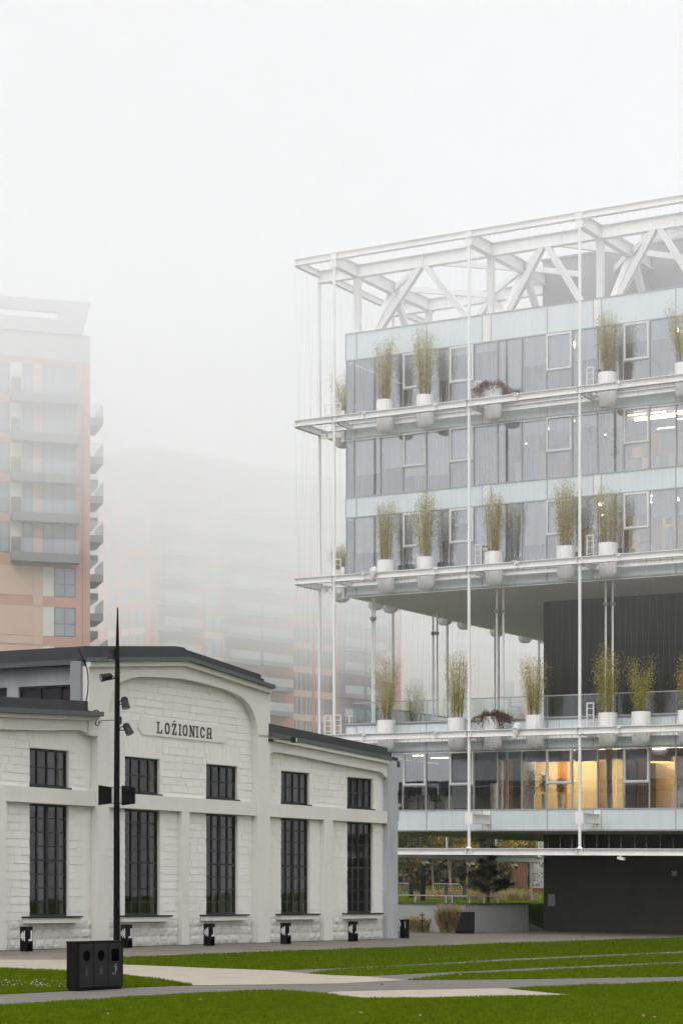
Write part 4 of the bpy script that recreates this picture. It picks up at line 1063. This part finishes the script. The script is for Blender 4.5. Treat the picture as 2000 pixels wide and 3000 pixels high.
def place_pot(proto, u, v, level, label, rz, sc=1.0, grp='white pots of bamboo along the steel frame'):
    o = proto if proto.name not in _used else copy_tree(proto)
    _used.add(proto.name)
    o.location = OFF.w((u, v, ZL[level][1] - .90)); o.rotation_euler = (0, 0, rz); o.scale = (1, 1, 1)
    o['label'] = label; o['group'] = grp
    if sc != 1.0:
        for ch in o.children:
            if ch.name.startswith(('foliage', 'canes')): ch.scale = (1, 1, sc); ch.location = (0, 0, 1.5 * (1 - sc))
    return o
o = OFF
LAY = [ # px, level, proto, scale, label
 (1128, 3, 0, 1.02, 'tall narrow bamboo in the first white pot of the top ledge'),
 (1245.5, 3, 0, 1.1, 'tallest bamboo, second white pot from the left on the top ledge'),
 (1778, 3, 0, .95, 'bamboo in the white pot right of the second long column, top ledge'),
 (2003, 3, 2, .95, 'bamboo pot cut by the right picture edge on the top ledge'),
 (1130.6, 2, 0, .98, 'bamboo in the white pot beside the plastic wrapped lamp, middle ledge'),
 (1247, 2, 1, 1.18, 'full bushy bamboo, second white pot from the left on the middle ledge'),
 (1446, 2, 0, .95, 'slender bamboo in the white pot right of the first long column, middle ledge'),
 (1656, 2, 1, 1.15, 'tall bamboo in the white pot left of the second long column, middle ledge'),
 (1779.4, 2, 1, .95, 'dense bamboo in the white pot right of the second long column, middle ledge'),
 (1130.5, 1, 2, 1.08, 'wide loose bamboo in the leftmost white pot of the lowest ledge'),
 (1337, 1, 1, 1.0, 'bamboo in the white pot just left of the first long column, lowest ledge'),
 (1565.5, 1, 1, 1.02, 'bamboo at the left edge of the dark wall, lowest ledge'),
 (1779, 1, 1, 1.12, 'bamboo right of the second long column in front of the dark wall'),
 (1876.6, 1, 3, 1.08, 'spreading green bamboo second from the right on the lowest ledge'),
 (2012, 1, 3, 1.0, 'bamboo pot cut by the right picture edge on the lowest ledge')]
for i, (px, lv, pr, sc, lab) in enumerate(LAY): place_pot(PROTO[pr], OFF.u(px, -1.0), -1.0, lv, lab, i * 1.7, sc)
place_pot(CRE, OFF.u(1443, -1.0), -1.0, 3, 'white pot of sparse dark red creeper on the top ledge', 0, grp='white pots of red creeper')
place_pot(CRE, OFF.u(1444, -1.0), -1.0, 1, 'white pot overgrown with hanging dark red creeper on the lowest ledge', 2.2, grp='white pots of red creeper')
SIDE = [(3, 1.2, 3, 1.0, 'bamboo pot on the left side of the top ledge, beyond the corner'),
 (2, 1.07, 1, .5, 'white pot hanging outside the left corner of the middle ledge'), (2, 4.52, 3, .8, 'second white pot along the left side under the middle ledge'),
 (2, 6.01, 1, .9, 'third white pot along the left side under the middle ledge'), (2, 11.96, 1, .9, 'fourth white pot along the left side under the middle ledge'),
 (2, 14.23, 3, .9, 'fifth white pot along the left side under the middle ledge'), (2, 18.17, 1, .9, 'sixth white pot along the left side under the middle ledge'),
 (2, 21.79, 3, .9, 'farthest white pot on the left side beside the dark wall'),
 (1, 8.6, 3, 1.15, 'bamboo behind the terrace glass rail, left of the first long column'), (1, 17.6, 3, .95, 'bamboo behind the terrace glass rail beyond the red creeper'),
 (1, 20.0, 3, .8, 'farthest bamboo behind the terrace glass rail')]
for i, (lv, v, pr, sc, lab) in enumerate(SIDE): place_pot(PROTO[pr], -.92, v, lv, lab, i * 2.1 + .4, sc)

# plastic-wrapped lamps tied to the beams
def wrapped(px, py0, py1, seed, label):
    rr = random.Random(seed); v = VF - .18; u, za = OFF.uz(px, py0, v); _, zb = OFF.uz(px, py1, v); n = 10; m = 9; b = MB(OFF)
    for j in range(m + 1):
        t = j / m; r = (.05, .17, .21, .2, .19, .17, .15, .13, .11, .04)[j]
        for k in range(n):
            a = 2*pi*k/n; rj = r * rr.uniform(.72, 1.15); b.vs.append((u + .16*(t - .4)*-1.2 + rj*cos(a), v + rj*.8*sin(a), za + (zb - za)*t))
    for j in range(m):
        for k in range(n): b.fs.append((j*n+k, j*n+(k+1) % n, (j+1)*n+(k+1) % n, (j+1)*n+k)); b.ms.append(0)
    w0 = OFF.w((u, v, zb)); o = b.build('wrapped_lamp', M['cloth'], recalc=True, origin=w0); tag(o, label, 'lamp')
wrapped(1093, 1660, 1702, 2, 'crumpled white plastic wrapped lamp on the middle ledge')
wrapped(1510, 2117, 2168, 5, 'crumpled white plastic wrapped lamp on the lowest ledge right of the red creeper')
#STAGE4
# ================================================================== UNDER AND BEHIND THE OFFICE
def rail_wall():
    x1, y1 = gp(1363, 2732); x0, y0 = at(1060, 106.8), 106.8; x2, y2 = gp(1547, 2727); hw = 1.33
    T = thing('retaining_wall', ground(x1, y1), 'low grey retaining wall with white handrail under the office block', 'wall')
    b = MB(WORLD); b.vprism([(x0, y0), (x1, y1), (x1, y1 + .35), (x0, y0 + .35)], -.2, hw); b.vprism([(x1 + .002, y1), (x2, y2), (x2, y2 + .4), (x1 + .002, y1 + .35)], -.2, hw - .004)
    b.build('wall', M['wallgrey'], T)
    b = MB(WORLD); b.vprism([(x0, y0 - .06), (x1, y1 - .06), (x1, y1 + .4), (x0, y0 + .4)], hw, hw + .07); b.vprism([(x1, y1 - .06), (x2 + .1, y2 - .06), (x2 + .1, y2 + .45), (x1, y1 + .4)], hw, hw + .075)
    b.build('cap', M['cap'], T)
    Pt = lambda px: (lambda t: (x0 + (x1 - x0) * t, y0 + (y1 - y0) * t))((at(px, 105.5) - x0) / (x1 - x0)) if px < 1363 else (lambda t: (x1 + (x2 - x1) * t, y1 + (y2 - y1) * t))((at(px, 106.5) - x1) / (x2 - x1))
    b = MB(WORLD); pa, pb, pc = Pt(1080), Pt(1363), Pt(1460)
    b.bar((*[pa[0], pa[1] + .15], hw + .42), (*[pb[0], pb[1] + .15], hw + .42), .06, .05); b.bar((pb[0], pb[1] + .15, hw + .42), (pc[0], pc[1] + .15, hw + .42), .06, .05)
    for px in (1120, 1165, 1215, 1303, 1320, 1367, 1414, 1460):
        p = Pt(px); b.bar((p[0], p[1] + .15, hw + .05), (p[0], p[1] + .15, hw + .40), .06)
    b.build('handrail', M['alu'], T)
rail_wall()
zb = lambda x, y: bank(x, y)
def bgp(px, Y): x = at(px, Y); return x, Y, zb(x, Y)
def tree(px, Y, hh, cr, leaf, bark, seed, name, label, z0=.35, n=7500, ls=.26, stem=.09, forks=2):
    rr = random.Random(seed); x, y, z = bgp(px, Y); F = Frame((x, y), (1, 0), (0, 1))
    T = thing(name, ground(x, y, z), label, 'tree', 'autumn trees behind the office block' if name != 'pine_tree' else None)
    b = MB(F); tips = []
    for k in range(forks):
        sx, sy = (rr.uniform(-.35, .35), rr.uniform(-.2, .2)) if forks > 1 else (0, 0)
        p = [Vector((sx*j*.5 + rr.uniform(-.05, .05), sy*j*.5, z - .1 + hh*.8*j/4)) for j in range(5)]
        b.tube(p, stem, 7, stem*.35)
        for j in range(2, 5):
            for q in range(3):
                a = rr.uniform(0, 2*pi); L = cr * rr.uniform(.5, .95) * (1.1 - .2*j/4); e = p[j] + Vector((cos(a)*L, sin(a)*L, rr.uniform(.1, .5)*L))
                b.tube([p[j], (p[j] + e)/2 + Vector((0, 0, .1)), e], stem*.28, 5, .02); tips += [e, (p[j] + e)/2]
    b.build('trunk', M[bark], T, recalc=False)
    b = MB(F); cl = []
    for e in tips: cl += [(e + Vector((rr.gauss(0, .5), rr.gauss(0, .5), rr.gauss(.1, .5)))*1, rr.uniform(.35, .8) * cr * .42) for _ in range(2)]
    for k in range(int(cr*6)):
        a = rr.uniform(0, 2*pi); r = cr * rr.random()**.5; cl.append((Vector((cos(a)*r, sin(a)*r, z + hh*(z0 + (1 - z0)*rr.random()**.8))), cr*rr.uniform(.14, .32)))
    for k in range(n):
        c, r = rr.choice(cl); d = Vector((rr.gauss(0, 1), rr.gauss(0, 1), rr.gauss(0, .8))).normalized()
        add_leaf(b, c + d * r * rr.random()**.4, Vector((rr.gauss(0, 1), rr.gauss(0, 1), rr.gauss(-.2, .8))), ls * rr.uniform(.7, 1.4), ls*.32, rr)
    b.build('crown', M[leaf], T, recalc=False); return T
tree(1185, 215, 9.5, 3.2, 'leaf_g', 'bark', 1, 'broadleaf_tree', 'dull green tree just right of the grey corner pier, behind the barriers')
tree(1232, 232, 9.0, 2.4, 'leaf_o', 'palebark', 2, 'broadleaf_tree', 'rusty brown tree with pale stems behind the dark pillar')
tree(1268, 226, 10.0, 2.4, 'leaf_g', 'palebark', 3, 'broadleaf_tree', 'olive tree with leaning pale stems right of the dark pillar')
tree(1318, 222, 9.0, 2.6, 'leaf_y', 'palebark', 4, 'broadleaf_tree', 'bright yellow tree above the right hand barrier', n=8500)
tree(1366, 236, 9.5, 2.6, 'leaf_y', 'palebark', 5, 'broadleaf_tree', 'yellow tree just left of the first long column', n=8500)
tree(1432, 225, 10, 3.0, 'leaf_g', 'bark', 6, 'broadleaf_tree', 'green tree seen above the pine')
tree(1508, 205, 8.6, 2.9, 'leaf_y', 'bark', 7, 'broadleaf_tree', 'orange yellow tree in front of the brick annex', forks=1, stem=.12, n=8500)
tree(1460, 240, 9, 2.6, 'leaf_o', 'palebark', 9, 'broadleaf_tree', 'brownish thin tree between the pine and the orange tree')
# pine
def pine():
    rr = random.Random(12); x, y, z = bgp(1428, 123); F = Frame((x, y), (1, 0), (0, 1))
    T = thing('pine_tree', ground(x, y, z), 'dark shaggy pine on the lawn bank behind the retaining wall', 'tree')
    b = MB(F); b.tube([(0, 0, z - .1), (.05, 0, z + 1.6), (-.03, 0, z + 3.2), (.02, 0, z + 4.4)], .11, 8, .03)
    br = []
    for k in range(44):
        t = rr.uniform(.05, .97); h = z + .25 + 4.1*t; a = rr.uniform(0, 2*pi); L = (1.55 - 1.15*t) * rr.uniform(.6, 1.1)
        p, q = Vector((0, 0, h)), Vector((cos(a)*L, sin(a)*L, h + .22*L - .05)); br.append((p, q, L)); b.tube([p, (p+q)/2 + Vector((0, 0, -.06)), q], .025, 5, .008)
    b.build('trunk', M['bark'], T, recalc=False)
    b = MB(F)
    for k in range(13000):
        p, q, L = rr.choice(br); t = rr.uniform(.35, 1.03); c = p.lerp(q, t) + Vector((rr.gauss(0, .10), rr.gauss(0, .10), rr.gauss(.03, .08)))
        add_leaf(b, c, (q - p).normalized() + Vector((rr.gauss(0, .7), rr.gauss(0, .7), abs(rr.gauss(.3, .6)))), rr.uniform(.10, .17), .011, rr)
    b.build('crown', M['leaf_p'], T, recalc=False)
pine()
def clump(name, px, py, w_, h_, n, seed, label, lean=.5, Y=None):
    rr = random.Random(seed)
    if Y is None: x, y = gp(px, py); z = 0
    else: x, y, z = bgp(px, Y)
    b = MB(Frame((x, y), (1, 0), (0, 1)))
    for k in range(n):
        a = rr.uniform(0, 2*pi); r = w_*.5*rr.random(); h = h_ * rr.uniform(.45, 1.05); l = lean * h * rr.random(); a2 = a + rr.gauss(0, .5); ww = .008 + .006*rr.random()
        p0 = Vector((r*cos(a), r*sin(a)*.6, z)); p1 = p0 + Vector((cos(a2)*l*.3, sin(a2)*l*.3, h*.6)); p2 = p0 + Vector((cos(a2)*l, sin(a2)*l, h)); s = Vector((-sin(a2) + .3, cos(a2), 0)) * ww
        b.add([p0 - s, p0 + s, p1 + s, p2, p1 - s], [(0, 1, 2, 3, 4)])
        if rr.random() < .12: b.add([p2 - s*2.5, p2 + s*2.5, p2 + Vector((cos(a2)*.05, sin(a2)*.05, .16))], [(0, 1, 2)])
    return tag(b.build(name, M['straw'], recalc=False, origin=ground(x, y, z)), label, 'ornamental grass')
clump('grass_clump', 1318, 2733, 1.0, 1.25, 2600, 1, 'big straw coloured ornamental grass clump by the retaining wall corner', .55)
clump('grass_clump', 1222, 2730, 1.1, .62, 1800, 2, 'low pale ornamental grass left of the big straw clump', .7)
clump('grass_clump', 1352, 0, 6.5, .75, 3200, 3, 'long pale grass mound on the lawn behind the handrail', .5, Y=150)
clump('grass_clump', 1500, 0, 4.0, .7, 1500, 4, 'pale grass patch right of the pine', .5, Y=152)
# small post with cross fittings
x, y = gp(1236, 2731); b = MB(WORLD); b.tube([(x, y, 0), (x, y, .95)], .022, 6); b.bar((x - .12, y, .82), (x + .12, y, .82), .05); b.bar((x - .12, y, .55), (x + .12, y, .55), .05)
tag(b.build('sprinkler_post', M['black2'], origin=ground(x, y)), 'thin dark post with two short crossbars beside the grass clump', 'post')
def barrier(px0, px1, Y, label, npx=None):
    xa, xb = at(px0, Y), at(px1, Y); z = zb(xa, Y) + .04; T = thing('crowd_barrier', ground((xa + xb)/2, Y, z - .04), label, 'barrier', 'steel crowd barriers on the lawn')
    b = MB(WORLD); r = .022; b.tube([(xa, Y, z), (xa, Y, z + .9), (xa + .12, Y, z + 1.05), (xb - .12, Y, z + 1.05), (xb, Y, z + .9), (xb, Y, z)], r*1.3, 6); b.tube([(xa, Y, z + .12), (xb, Y, z + .12)], r, 6)
    b.build('frame', M['barrier'], T, recalc=False)
    b = MB(WORLD); n = int((xb - xa) / .16)
    for k in range(1, n): b.tube([(xa + (xb - xa)*k/n, Y, z + .12), (xa + (xb - xa)*k/n, Y, z + 1.04)], .009, 4)
    b.build('bars', M['barrier'], T, recalc=False)
    if npx:
        xn = at(npx, Y); b = MB(WORLD); b.box(xn - .16, xn + .16, Y - .04, Y - .03, z + .42, z + .9); nb = b.build('notice', M['blue'], T)
        b = MB(WORLD); b.box(xn - .09, xn + .09, Y - .05, Y - .042, z + .6, z + .8); b.build('notice_print', M['red'], nb)
barrier(1140, 1221, 170, 'left steel crowd barrier with a blue notice, beside the corner pier', 1185)
barrier(1268, 1349, 170, 'right steel crowd barrier with a blue notice, in front of the yellow tree', 1313)
x, y, z = bgp(1238, 139); b = MB(WORLD); b.box(x - .16, x + .16, y - .16, y + .16, z - .1, 3.74)
tag(b.build('dark_pillar', M['black2'], origin=ground(x, y, z)), 'square dark pillar standing on the lawn under the office frame', 'pillar')
x, y, z = bgp(1217, 165); b = MB(WORLD); b.box(x - .5, x + .5, y, y + .5, z, z + 1.15); b.box(x - .45, x - .2, y - .03, y - .005, z + .1, z + 1.05); b.box(x + .0, x + .35, y - .03, y - .005, z + .1, z + 1.05)
tag(b.build('utility_cabinet', M['black2'], origin=ground(x, y, z)), 'dark cabinet behind the left crowd barrier', 'cabinet')
for px, lab in ((1306, 'short dark post left in the pale grass mound'), (1360, 'short dark post at the right end of the pale grass mound')):
    x, y, z = bgp(px, 146); b = MB(WORLD); b.box(x - .12, x + .12, y - .1, y + .1, z - .1, z + 1.0); tag(b.build('short_post', M['cap'], origin=ground(x, y, z)), lab, 'post')
# barrier tape
b = MB(WORLD); zt0 = zb(at(1355, 160), 160); pts = [(1355, 2618.5), (1420, 2623), (1480, 2625), (1540, 2631), (1565, 2634)]
P3 = [(at(px, 158), 158, CAMH + (HOR + FALL*(px-1000) - py)/FOC*158) for px, py in pts]
for (p, q) in zip(P3, P3[1:]):
    n = 6
    for k in range(n):
        a = Vector(p).lerp(Vector(q), k/n); c = Vector(p).lerp(Vector(q), (k + .6)/n); b.bar(a, c, .02, .10)
tag(b.build('barrier_tape', M['whiteframe'], origin=P3[0]), 'white dashed barrier tape strung behind the pine', 'tape')
# bench
x, y, z = bgp(1570, 160); T = thing('park_bench', ground(x, y, z), 'red brown timber bench at the left edge of the dark wall', 'bench')
b = MB(WORLD)
for k in range(3): b.box(x - .75, x + .75, y - .22 + .16*k, y - .08 + .16*k, z + .43, z + .47)
b.build('seat', M['benchwood'], T); b = MB(WORLD)
for k in range(3): b.box(x - .75, x + .75, y + .26 + .02*k, y + .29 + .02*k, z + .52 + .12*k, z + .62 + .12*k)
b.build('backrest', M['benchwood'], T)
for s_ in (-.6, .6):
    b = MB(WORLD); b.box(x + s_ - .03, x + s_ + .03, y - .2, y - .14, z, z + .43); b.box(x + s_ - .03, x + s_ + .03, y + .24, y + .3, z, z + .8); b.build('leg', M['benchwood'], T)
x, y, z = bgp(1556, 150); b = MB(WORLD); b.tube([(x, y, z - .1), (x, y, 3.7)], .045, 8); tag(b.build('sign_pole', M['barrier'], origin=ground(x, y, z)), 'thin grey pole in front of the bench', 'pole')
x, y, z = bgp(1452, 190)
# brick annex and pale kiosk
x0, x1, y = at(1508, 250), at(1545, 250), 250; z = 1.9; M['brick3'] = mat('brown_brick', (.20, .085, .06), .9, var=.2, scale=2)
T = thing('brick_annex', ground(x0, y, z), 'small red brick annex behind the orange tree', 'building')
b = MB(WORLD); b.box(x0, x1, y, y + 8, z, 7.5); b.build('wall', M['brick3'], T); b = MB(WORLD); b.box(x0 - .2, x1 + .2, y - .2, y + 8.2, 7.5, 7.8); b.build('roof', M['slate'], T)
b = MB(WORLD); b.box(x1 - 1.0, x1 + .4, y - .35, y - .05, 5.2, 7.2); b.build('wall_box', M['balc'], T)
x0, x1, y = at(1557, 235), at(1640, 235), 235; z = zb(x0, y); T = thing('kiosk', ground(x0, y, z), 'pale grey kiosk with faint ring mural behind the bench', 'kiosk')
b = MB(WORLD); b.box(x0, x1, y, y + 3, z - .1, z + 5.5); b.build('wall', M['greypanel'], T)
b = MB(WORLD); cx = x0 + .13
for k in range(5):
    r = .5 + .38*k
    for t in range(14):
        a0, a1 = -pi*.1 + t*pi/14*.6, -pi*.1 + (t + 1)*pi/14*.6
        b.prism([(cx + r*cos(a0), z + 2.4 + r*sin(a0)), (cx + (r+.09)*cos(a0), z + 2.4 + (r+.09)*sin(a0)), (cx + (r+.09)*cos(a1), z + 2.4 + (r+.09)*sin(a1)), (cx + r*cos(a1), z + 2.4 + r*sin(a1))], y - .02, y - .004)
b.build('mural_rings', M['palepanel'], T)
rr = random.Random(77); b = MB(WORLD)
for k in range(26): xx = rr.uniform(x0 + .1, x0 + 1.2); zz_ = z + rr.uniform(.2, 1.6); b.box(xx, xx + rr.uniform(.05, .2), y - .02, y - .004, zz_, zz_ + rr.uniform(.05, .2))
b.build('mural_flecks', M['farframe'], T)
b = MB(WORLD); b.box(x0, x0 + .12, y - .05, y, z, z + 5.5); b.build('edge_post', M['farframe'], T)
# woodland far behind
rr = random.Random(31); b = MB(WORLD)
for k in range(26000):
    Y = rr.uniform(255, 285); px = rr.uniform(1020, 1640); hmax = 8.5 + 2*math.sin(px*.03) + 1.3*math.sin(px*.011 + 1)
    zz_ = 2.2 + hmax * rr.random()**.8; s_ = rr.uniform(.35, .7)
    add_leaf(b, Vector((at(px, Y), Y, zz_)), Vector((rr.gauss(0, 1), rr.gauss(0, .5), rr.gauss(0, 1))), s_*1.5, s_*.4, rr)
tag(b.build('woodland', M['leaf_wood'], recalc=False), kind='stuff')

# ================================================================== FAR BUILDINGS
def tower():
    Y0 = 165; F = Frame((at(264.3, Y0), Y0), (.964, .2656), (-.2656, .964))
    T = thing('apartment_tower', F.w((0, 0, 0)), 'salmon brick apartment tower at the left edge with grey balconies, fading into fog', 'building')
    U, Z = (lambda px: F.u(px)), (lambda px, py: F.z(px, py))
    UL = -26; zt = Z(100, 1053)
    b = MB(F); b.box(UL, 0, 0, 16, .5, zt); b.build('brick_wall', M['brick'], T)
    ztop = Z(260, 985); b = MB(F); b.box(UL, .02, -.04, 16, zt, ztop); b.box(UL, -.25, -.09, -.04, zt + .1, zt + 1.5); b.build('attic', M['greypanel'], T)
    zr = Z(262, 889); b = MB(F)
    uR, uS = U(241), U(265)
    sa, sb = Z(100, 931), Z(100, 910)
    def zrow(px, py): return (U(px), Z(px, py))
    b.prism([(UL, ztop), (uR, ztop), (uS, zr), (UL, zr), (UL, sb), (U(170), sb), (U(168), sa), (UL, sa)], -.2, .3); b.prism([(UL, zr - .2), (uS, zr - .2), (uS, zr), (UL, zr)], .3, 1.2)
    b.build('roof_canopy', M['greypanel'], T)
    zf = Z(60, 1154); pitch = (Z(60, 1154) - Z(60, 1620)) / 4
    def win(u0, u1, z0, z1, mull=(), trans=None):
        b = MB(F); t = .07; b.box(u0, u1, -.03, .02, z0, z0 + t); b.box(u0, u1, -.03, .02, z1 - t, z1); b.box(u0, u0 + t, -.03, .02, z0 + t, z1 - t); b.box(u1 - t, u1, -.03, .02, z0 + t, z1 - t)
        for m_ in mull: b.box(m_ - t/2, m_ + t/2, -.028, .02, z0 + t, z1 - t)
        if trans: b.box(u0 + t, u1 - t, -.026, .02, trans - t/2, trans + t/2)
        w_ = b.build('window', M['farframe'], T); b = MB(F); b.box(u0, u1, -.012, -.006, z0, z1); b.build('pane', M['farglass'], w_)
    pn = []
    for k in range(-1, 9):
        z = zf - pitch * k
        if k < 5 and k >= 0:
            win(U(126.5), U(222), z - .0, z + 2.35, (U(156), U(190)), z + 1.05); win(U(67), U(96.5), z + .0, z + 2.3, (), z + 1.0); win(UL*.35, U(28.5), z + .0, z + 2.3, (U(0),), z + 1.0)
            b = MB(F); b.box(U(30), U(66), -.02, .01, z, z + 2.35); b.build('pale_panel', M['palepanel'], T)
            b = MB(F); b.box(U(97), U(126), -.02, .01, z, z + 2.35); b.build('cream_panel', M['cream'], T)
            b = MB(F); b.box(U(31), U(229), -1.15, -.03, z - .72, z - .05); bb = b.build('balcony', M['balc'], T)
            b = MB(F); b.box(U(58), U(229), -1.13, -1.115, z - .05, z + .98); b.box(U(229) - .02, U(229), -1.1, -.05, z - .05, z + .98); b.build('balcony_glass', M['balcglass'], bb)
            b = MB(F)
            for q in range(12): b.box(U(33), U(58), -1.0, -.2, z - .05 + q*.095, z - .05 + q*.095 + .075)
            b.build('louvre_box', M['balc'], bb)
        elif k >= 5:
            z -= .12
            win(U(160), U(222), z - .05, z + 2.15, (U(190),), z + .9)
            b = MB(F); b.box(U(126.5), U(159), -.02, .01, z - .05, z + 2.15); b.build('pale_panel', M['palepanel'], T)
            b = MB(F); b.box(UL, U(97), -.03, .01, z - .05, z + 2.15); b.build('cream_panel', M['cream'], T)
            b = MB(F); b.box(U(98), U(126), -.02, .01, z - .75, z + 2.15); b.build('cream_panel', M['cream'], T)
            if k >= 6: b = MB(F); b.box(UL, U(97), -.035, .01, z - .7, z - .1); b.build('cream_panel', M['cream'], T)
    b = MB(F); b.box(U(243) - .02, U(243) + .02, -.012, 0, 1, zt); b.build('wall_joint', M['farframe'], T)
    # balconies standing out of the right-hand side
    for k in range(9):
        z = zf - pitch*(k + .12) - 1.1
        for (v0, v1, e, dz) in ((.8, 5.0, 1.15 if k < 6 else 1.5, 0), (7.2, 12.0, 1.75 if k > 0 else 1.0, -.6)):
            if k == 0 and v0 > 1 and False: continue
            b = MB(F); b.box(.02, e, v0, v1, z + dz - .30, z + dz + .25); o_ = b.build('side_balcony', M['balc'], T)
            b = MB(F); b.box(.02, e, v0, v0 + .015, z + dz + .3, z + dz + 1.3); b.box(e - .015, e, v0, v1, z + dz + .3, z + dz + 1.3); b.build('balcony_glass', M['balcglass'], o_)
    return T
tower()
def block(F, px_list, ztop, zlow, pitch, z_ref, T, side=1, n_up=4):
    """windows ('w') and balconies ('b') of one face; px spans read on that face"""
    late = MB(F); k = 0
    nfl = int((ztop - zlow) / pitch)
    for k in range(-9, nfl + 2):
        z = z_ref + pitch * k
        if z < zlow or z + 2.2 > ztop: continue
        for (a, c, kind) in px_list:
            u0, u1 = sorted((F.u(a), F.u(c)))
            if kind == 'w':
                if z > 33:
                    late.m = 0; late.box(u0, u1, -.04, .02, z, z + 2.1); continue
                b = MB(F); m = (u0 + u1)/2
                for (p, q) in ((u0, u0 + .08), (u1 - .08, u1), (m - .15, m + .15)): b.box(p, q, -.05, .02, z, z + 2.1)
                b.box(u0, u1, -.06, .02, z + .85, z + .92); w_ = b.build('window', M['farframe'], T)
                b = MB(F); b.box(u0, u1, -.02, -.01, z, z + 2.1); b.build('pane', M['farglass'], w_)
                b = MB(F); b.box(u0 - .15, u1 + .15, -.03, .02, z - .85, z - .02); b.build('cream_panel', M['cream'], T)
            else:
                b = MB(F); b.box(u0, u1, -1.4, -.02, z - .55, z - .0); o_ = b.build('balcony', M['balc'], T)
                b = MB(F); b.box(u0, u1, -1.38, -1.36, z, z + 1.0); b.build('balcony_glass', M['balcglass'], o_)
                b = MB(F); b.box(u0 + .3, u1 - .3, -.05, .02, z, z + 2.2); b.build('window', M['farglass'], T)
    if late.vs:
        o_ = late.build('fogged_windows', M['farglass'], T); o_['kind'] = 'stuff'
Y0 = 255; E_ = (at(441, Y0), Y0)
T = thing('apartment_block', ground(E_[0], E_[1], 2), 'big red brick corner apartment block in the middle distance, its top lost in fog', 'building')
FR_ = Frame(E_, (.731, .682), (-.682, .731)); FL_ = Frame(E_, (-.682, .731), (.731, .682))
zt_ = FR_.z(442, 1308); uend = FR_.u(1175); ul = FL_.u(240)
b = MB(FR_); b.box(0, uend, 0, abs(ul), 1, zt_ - 3.2); b.build('brick_wall', M['brick2'], T)
b = MB(FR_); b.box(-.3, uend, -.3, abs(ul), zt_ - 3.2, zt_); b.build('attic', M['balc'], T)
M['roseplaster'] = mat('rose_plaster', (.46, .25, .20), .8, var=.05)
for (px0, px1) in ((462, 570), (655, 838), (985, 1115)):
    b = MB(FR_); b.box(FR_.u(px0), FR_.u(px1), -.05, .02, 2, zt_ - 3.4); b.build('rose_wall_strip', M['roseplaster'], T)
block(FR_, [(462, 512, 'b'), (516, 570, 'b'), (602, 648, 'w'), (655, 742, 'b'), (750, 838, 'b'), (863, 888, 'w'), (893, 912, 'w'), (924, 952, 'w'), (958, 976, 'w'), (990, 1045, 'b'), (1052, 1110, 'b'), (1128, 1150, 'w')], zt_ - 3.4, 12, 3.0, FR_.z(515, 1765), T)
block(FL_, [(358, 378, 'w'), (386, 424, 'w'), (318, 340, 'w')], zt_ - 3.4, 18, 3.0, FL_.z(400, 1838), T)
F3 = Frame((at(1150, 320), 320), (.985, .17), (-.17, .985))
T = thing('pale_apartment_block', F3.w((0, 0, 0)), 'pale foggy apartment block seen through the open terrace floor', 'building')
b = MB(F3); b.box(0, F3.u(1700), 0, 14, 1, 42); b.build('pale_wall', M['palepanel'], T)
b = MB(F3); b.box(F3.u(1524), F3.u(1556), -.8, 0, 1, 37); b.build('brick_pier', M['brick2'], T)
for k in range(4):
    for (a, c) in ((1200, 1240), (1262, 1285), (1310, 1345), (1470, 1505)):
        z = 17 + 4.3*k; u0, u1 = F3.u(a), F3.u(c); b = MB(F3); b.box(u0, u1, -.05, .02, z, z + 2.8); b.build('window', M['farglass'], T)
    b = MB(F3); b.box(F3.u(1492), F3.u(1523), -1.3, -.02, 16.0 + 4.3*k, 17.2 + 4.3*k); b.build('balcony', M['balc'], T)

# ================================================================== AIR
def air(name, x0, x1, y0, y1, z0, z1, dens_, col):
    m = bpy.data.materials.new(name); m.use_nodes = True; t = m.node_tree; t.nodes.clear()
    pv = t.nodes.new('ShaderNodeVolumePrincipled'); pv.inputs['Color'].default_value = (*col, 1); pv.inputs['Density'].default_value = dens_; pv.inputs['Anisotropy'].default_value = .0
    o_ = t.nodes.new('ShaderNodeOutputMaterial'); t.links.new(pv.outputs[0], o_.inputs['Volume'])
    b = MB(LOCAL); b.box(x0, x1, y0, y1, z0, z1); o = b.build(name, m); tag(o, kind='stuff')
air('haze', -235, 255, -20, 455, -6.2, 66, .0001, (.89, .895, .905))
air('low_cloud', -230, 250, -15, 450, 11.0, 65, .0022, (.89, .895, .905))
air('low_cloud', -225, 245, -10, 445, 27.0, 64, .0175, (.89, .895, .905))
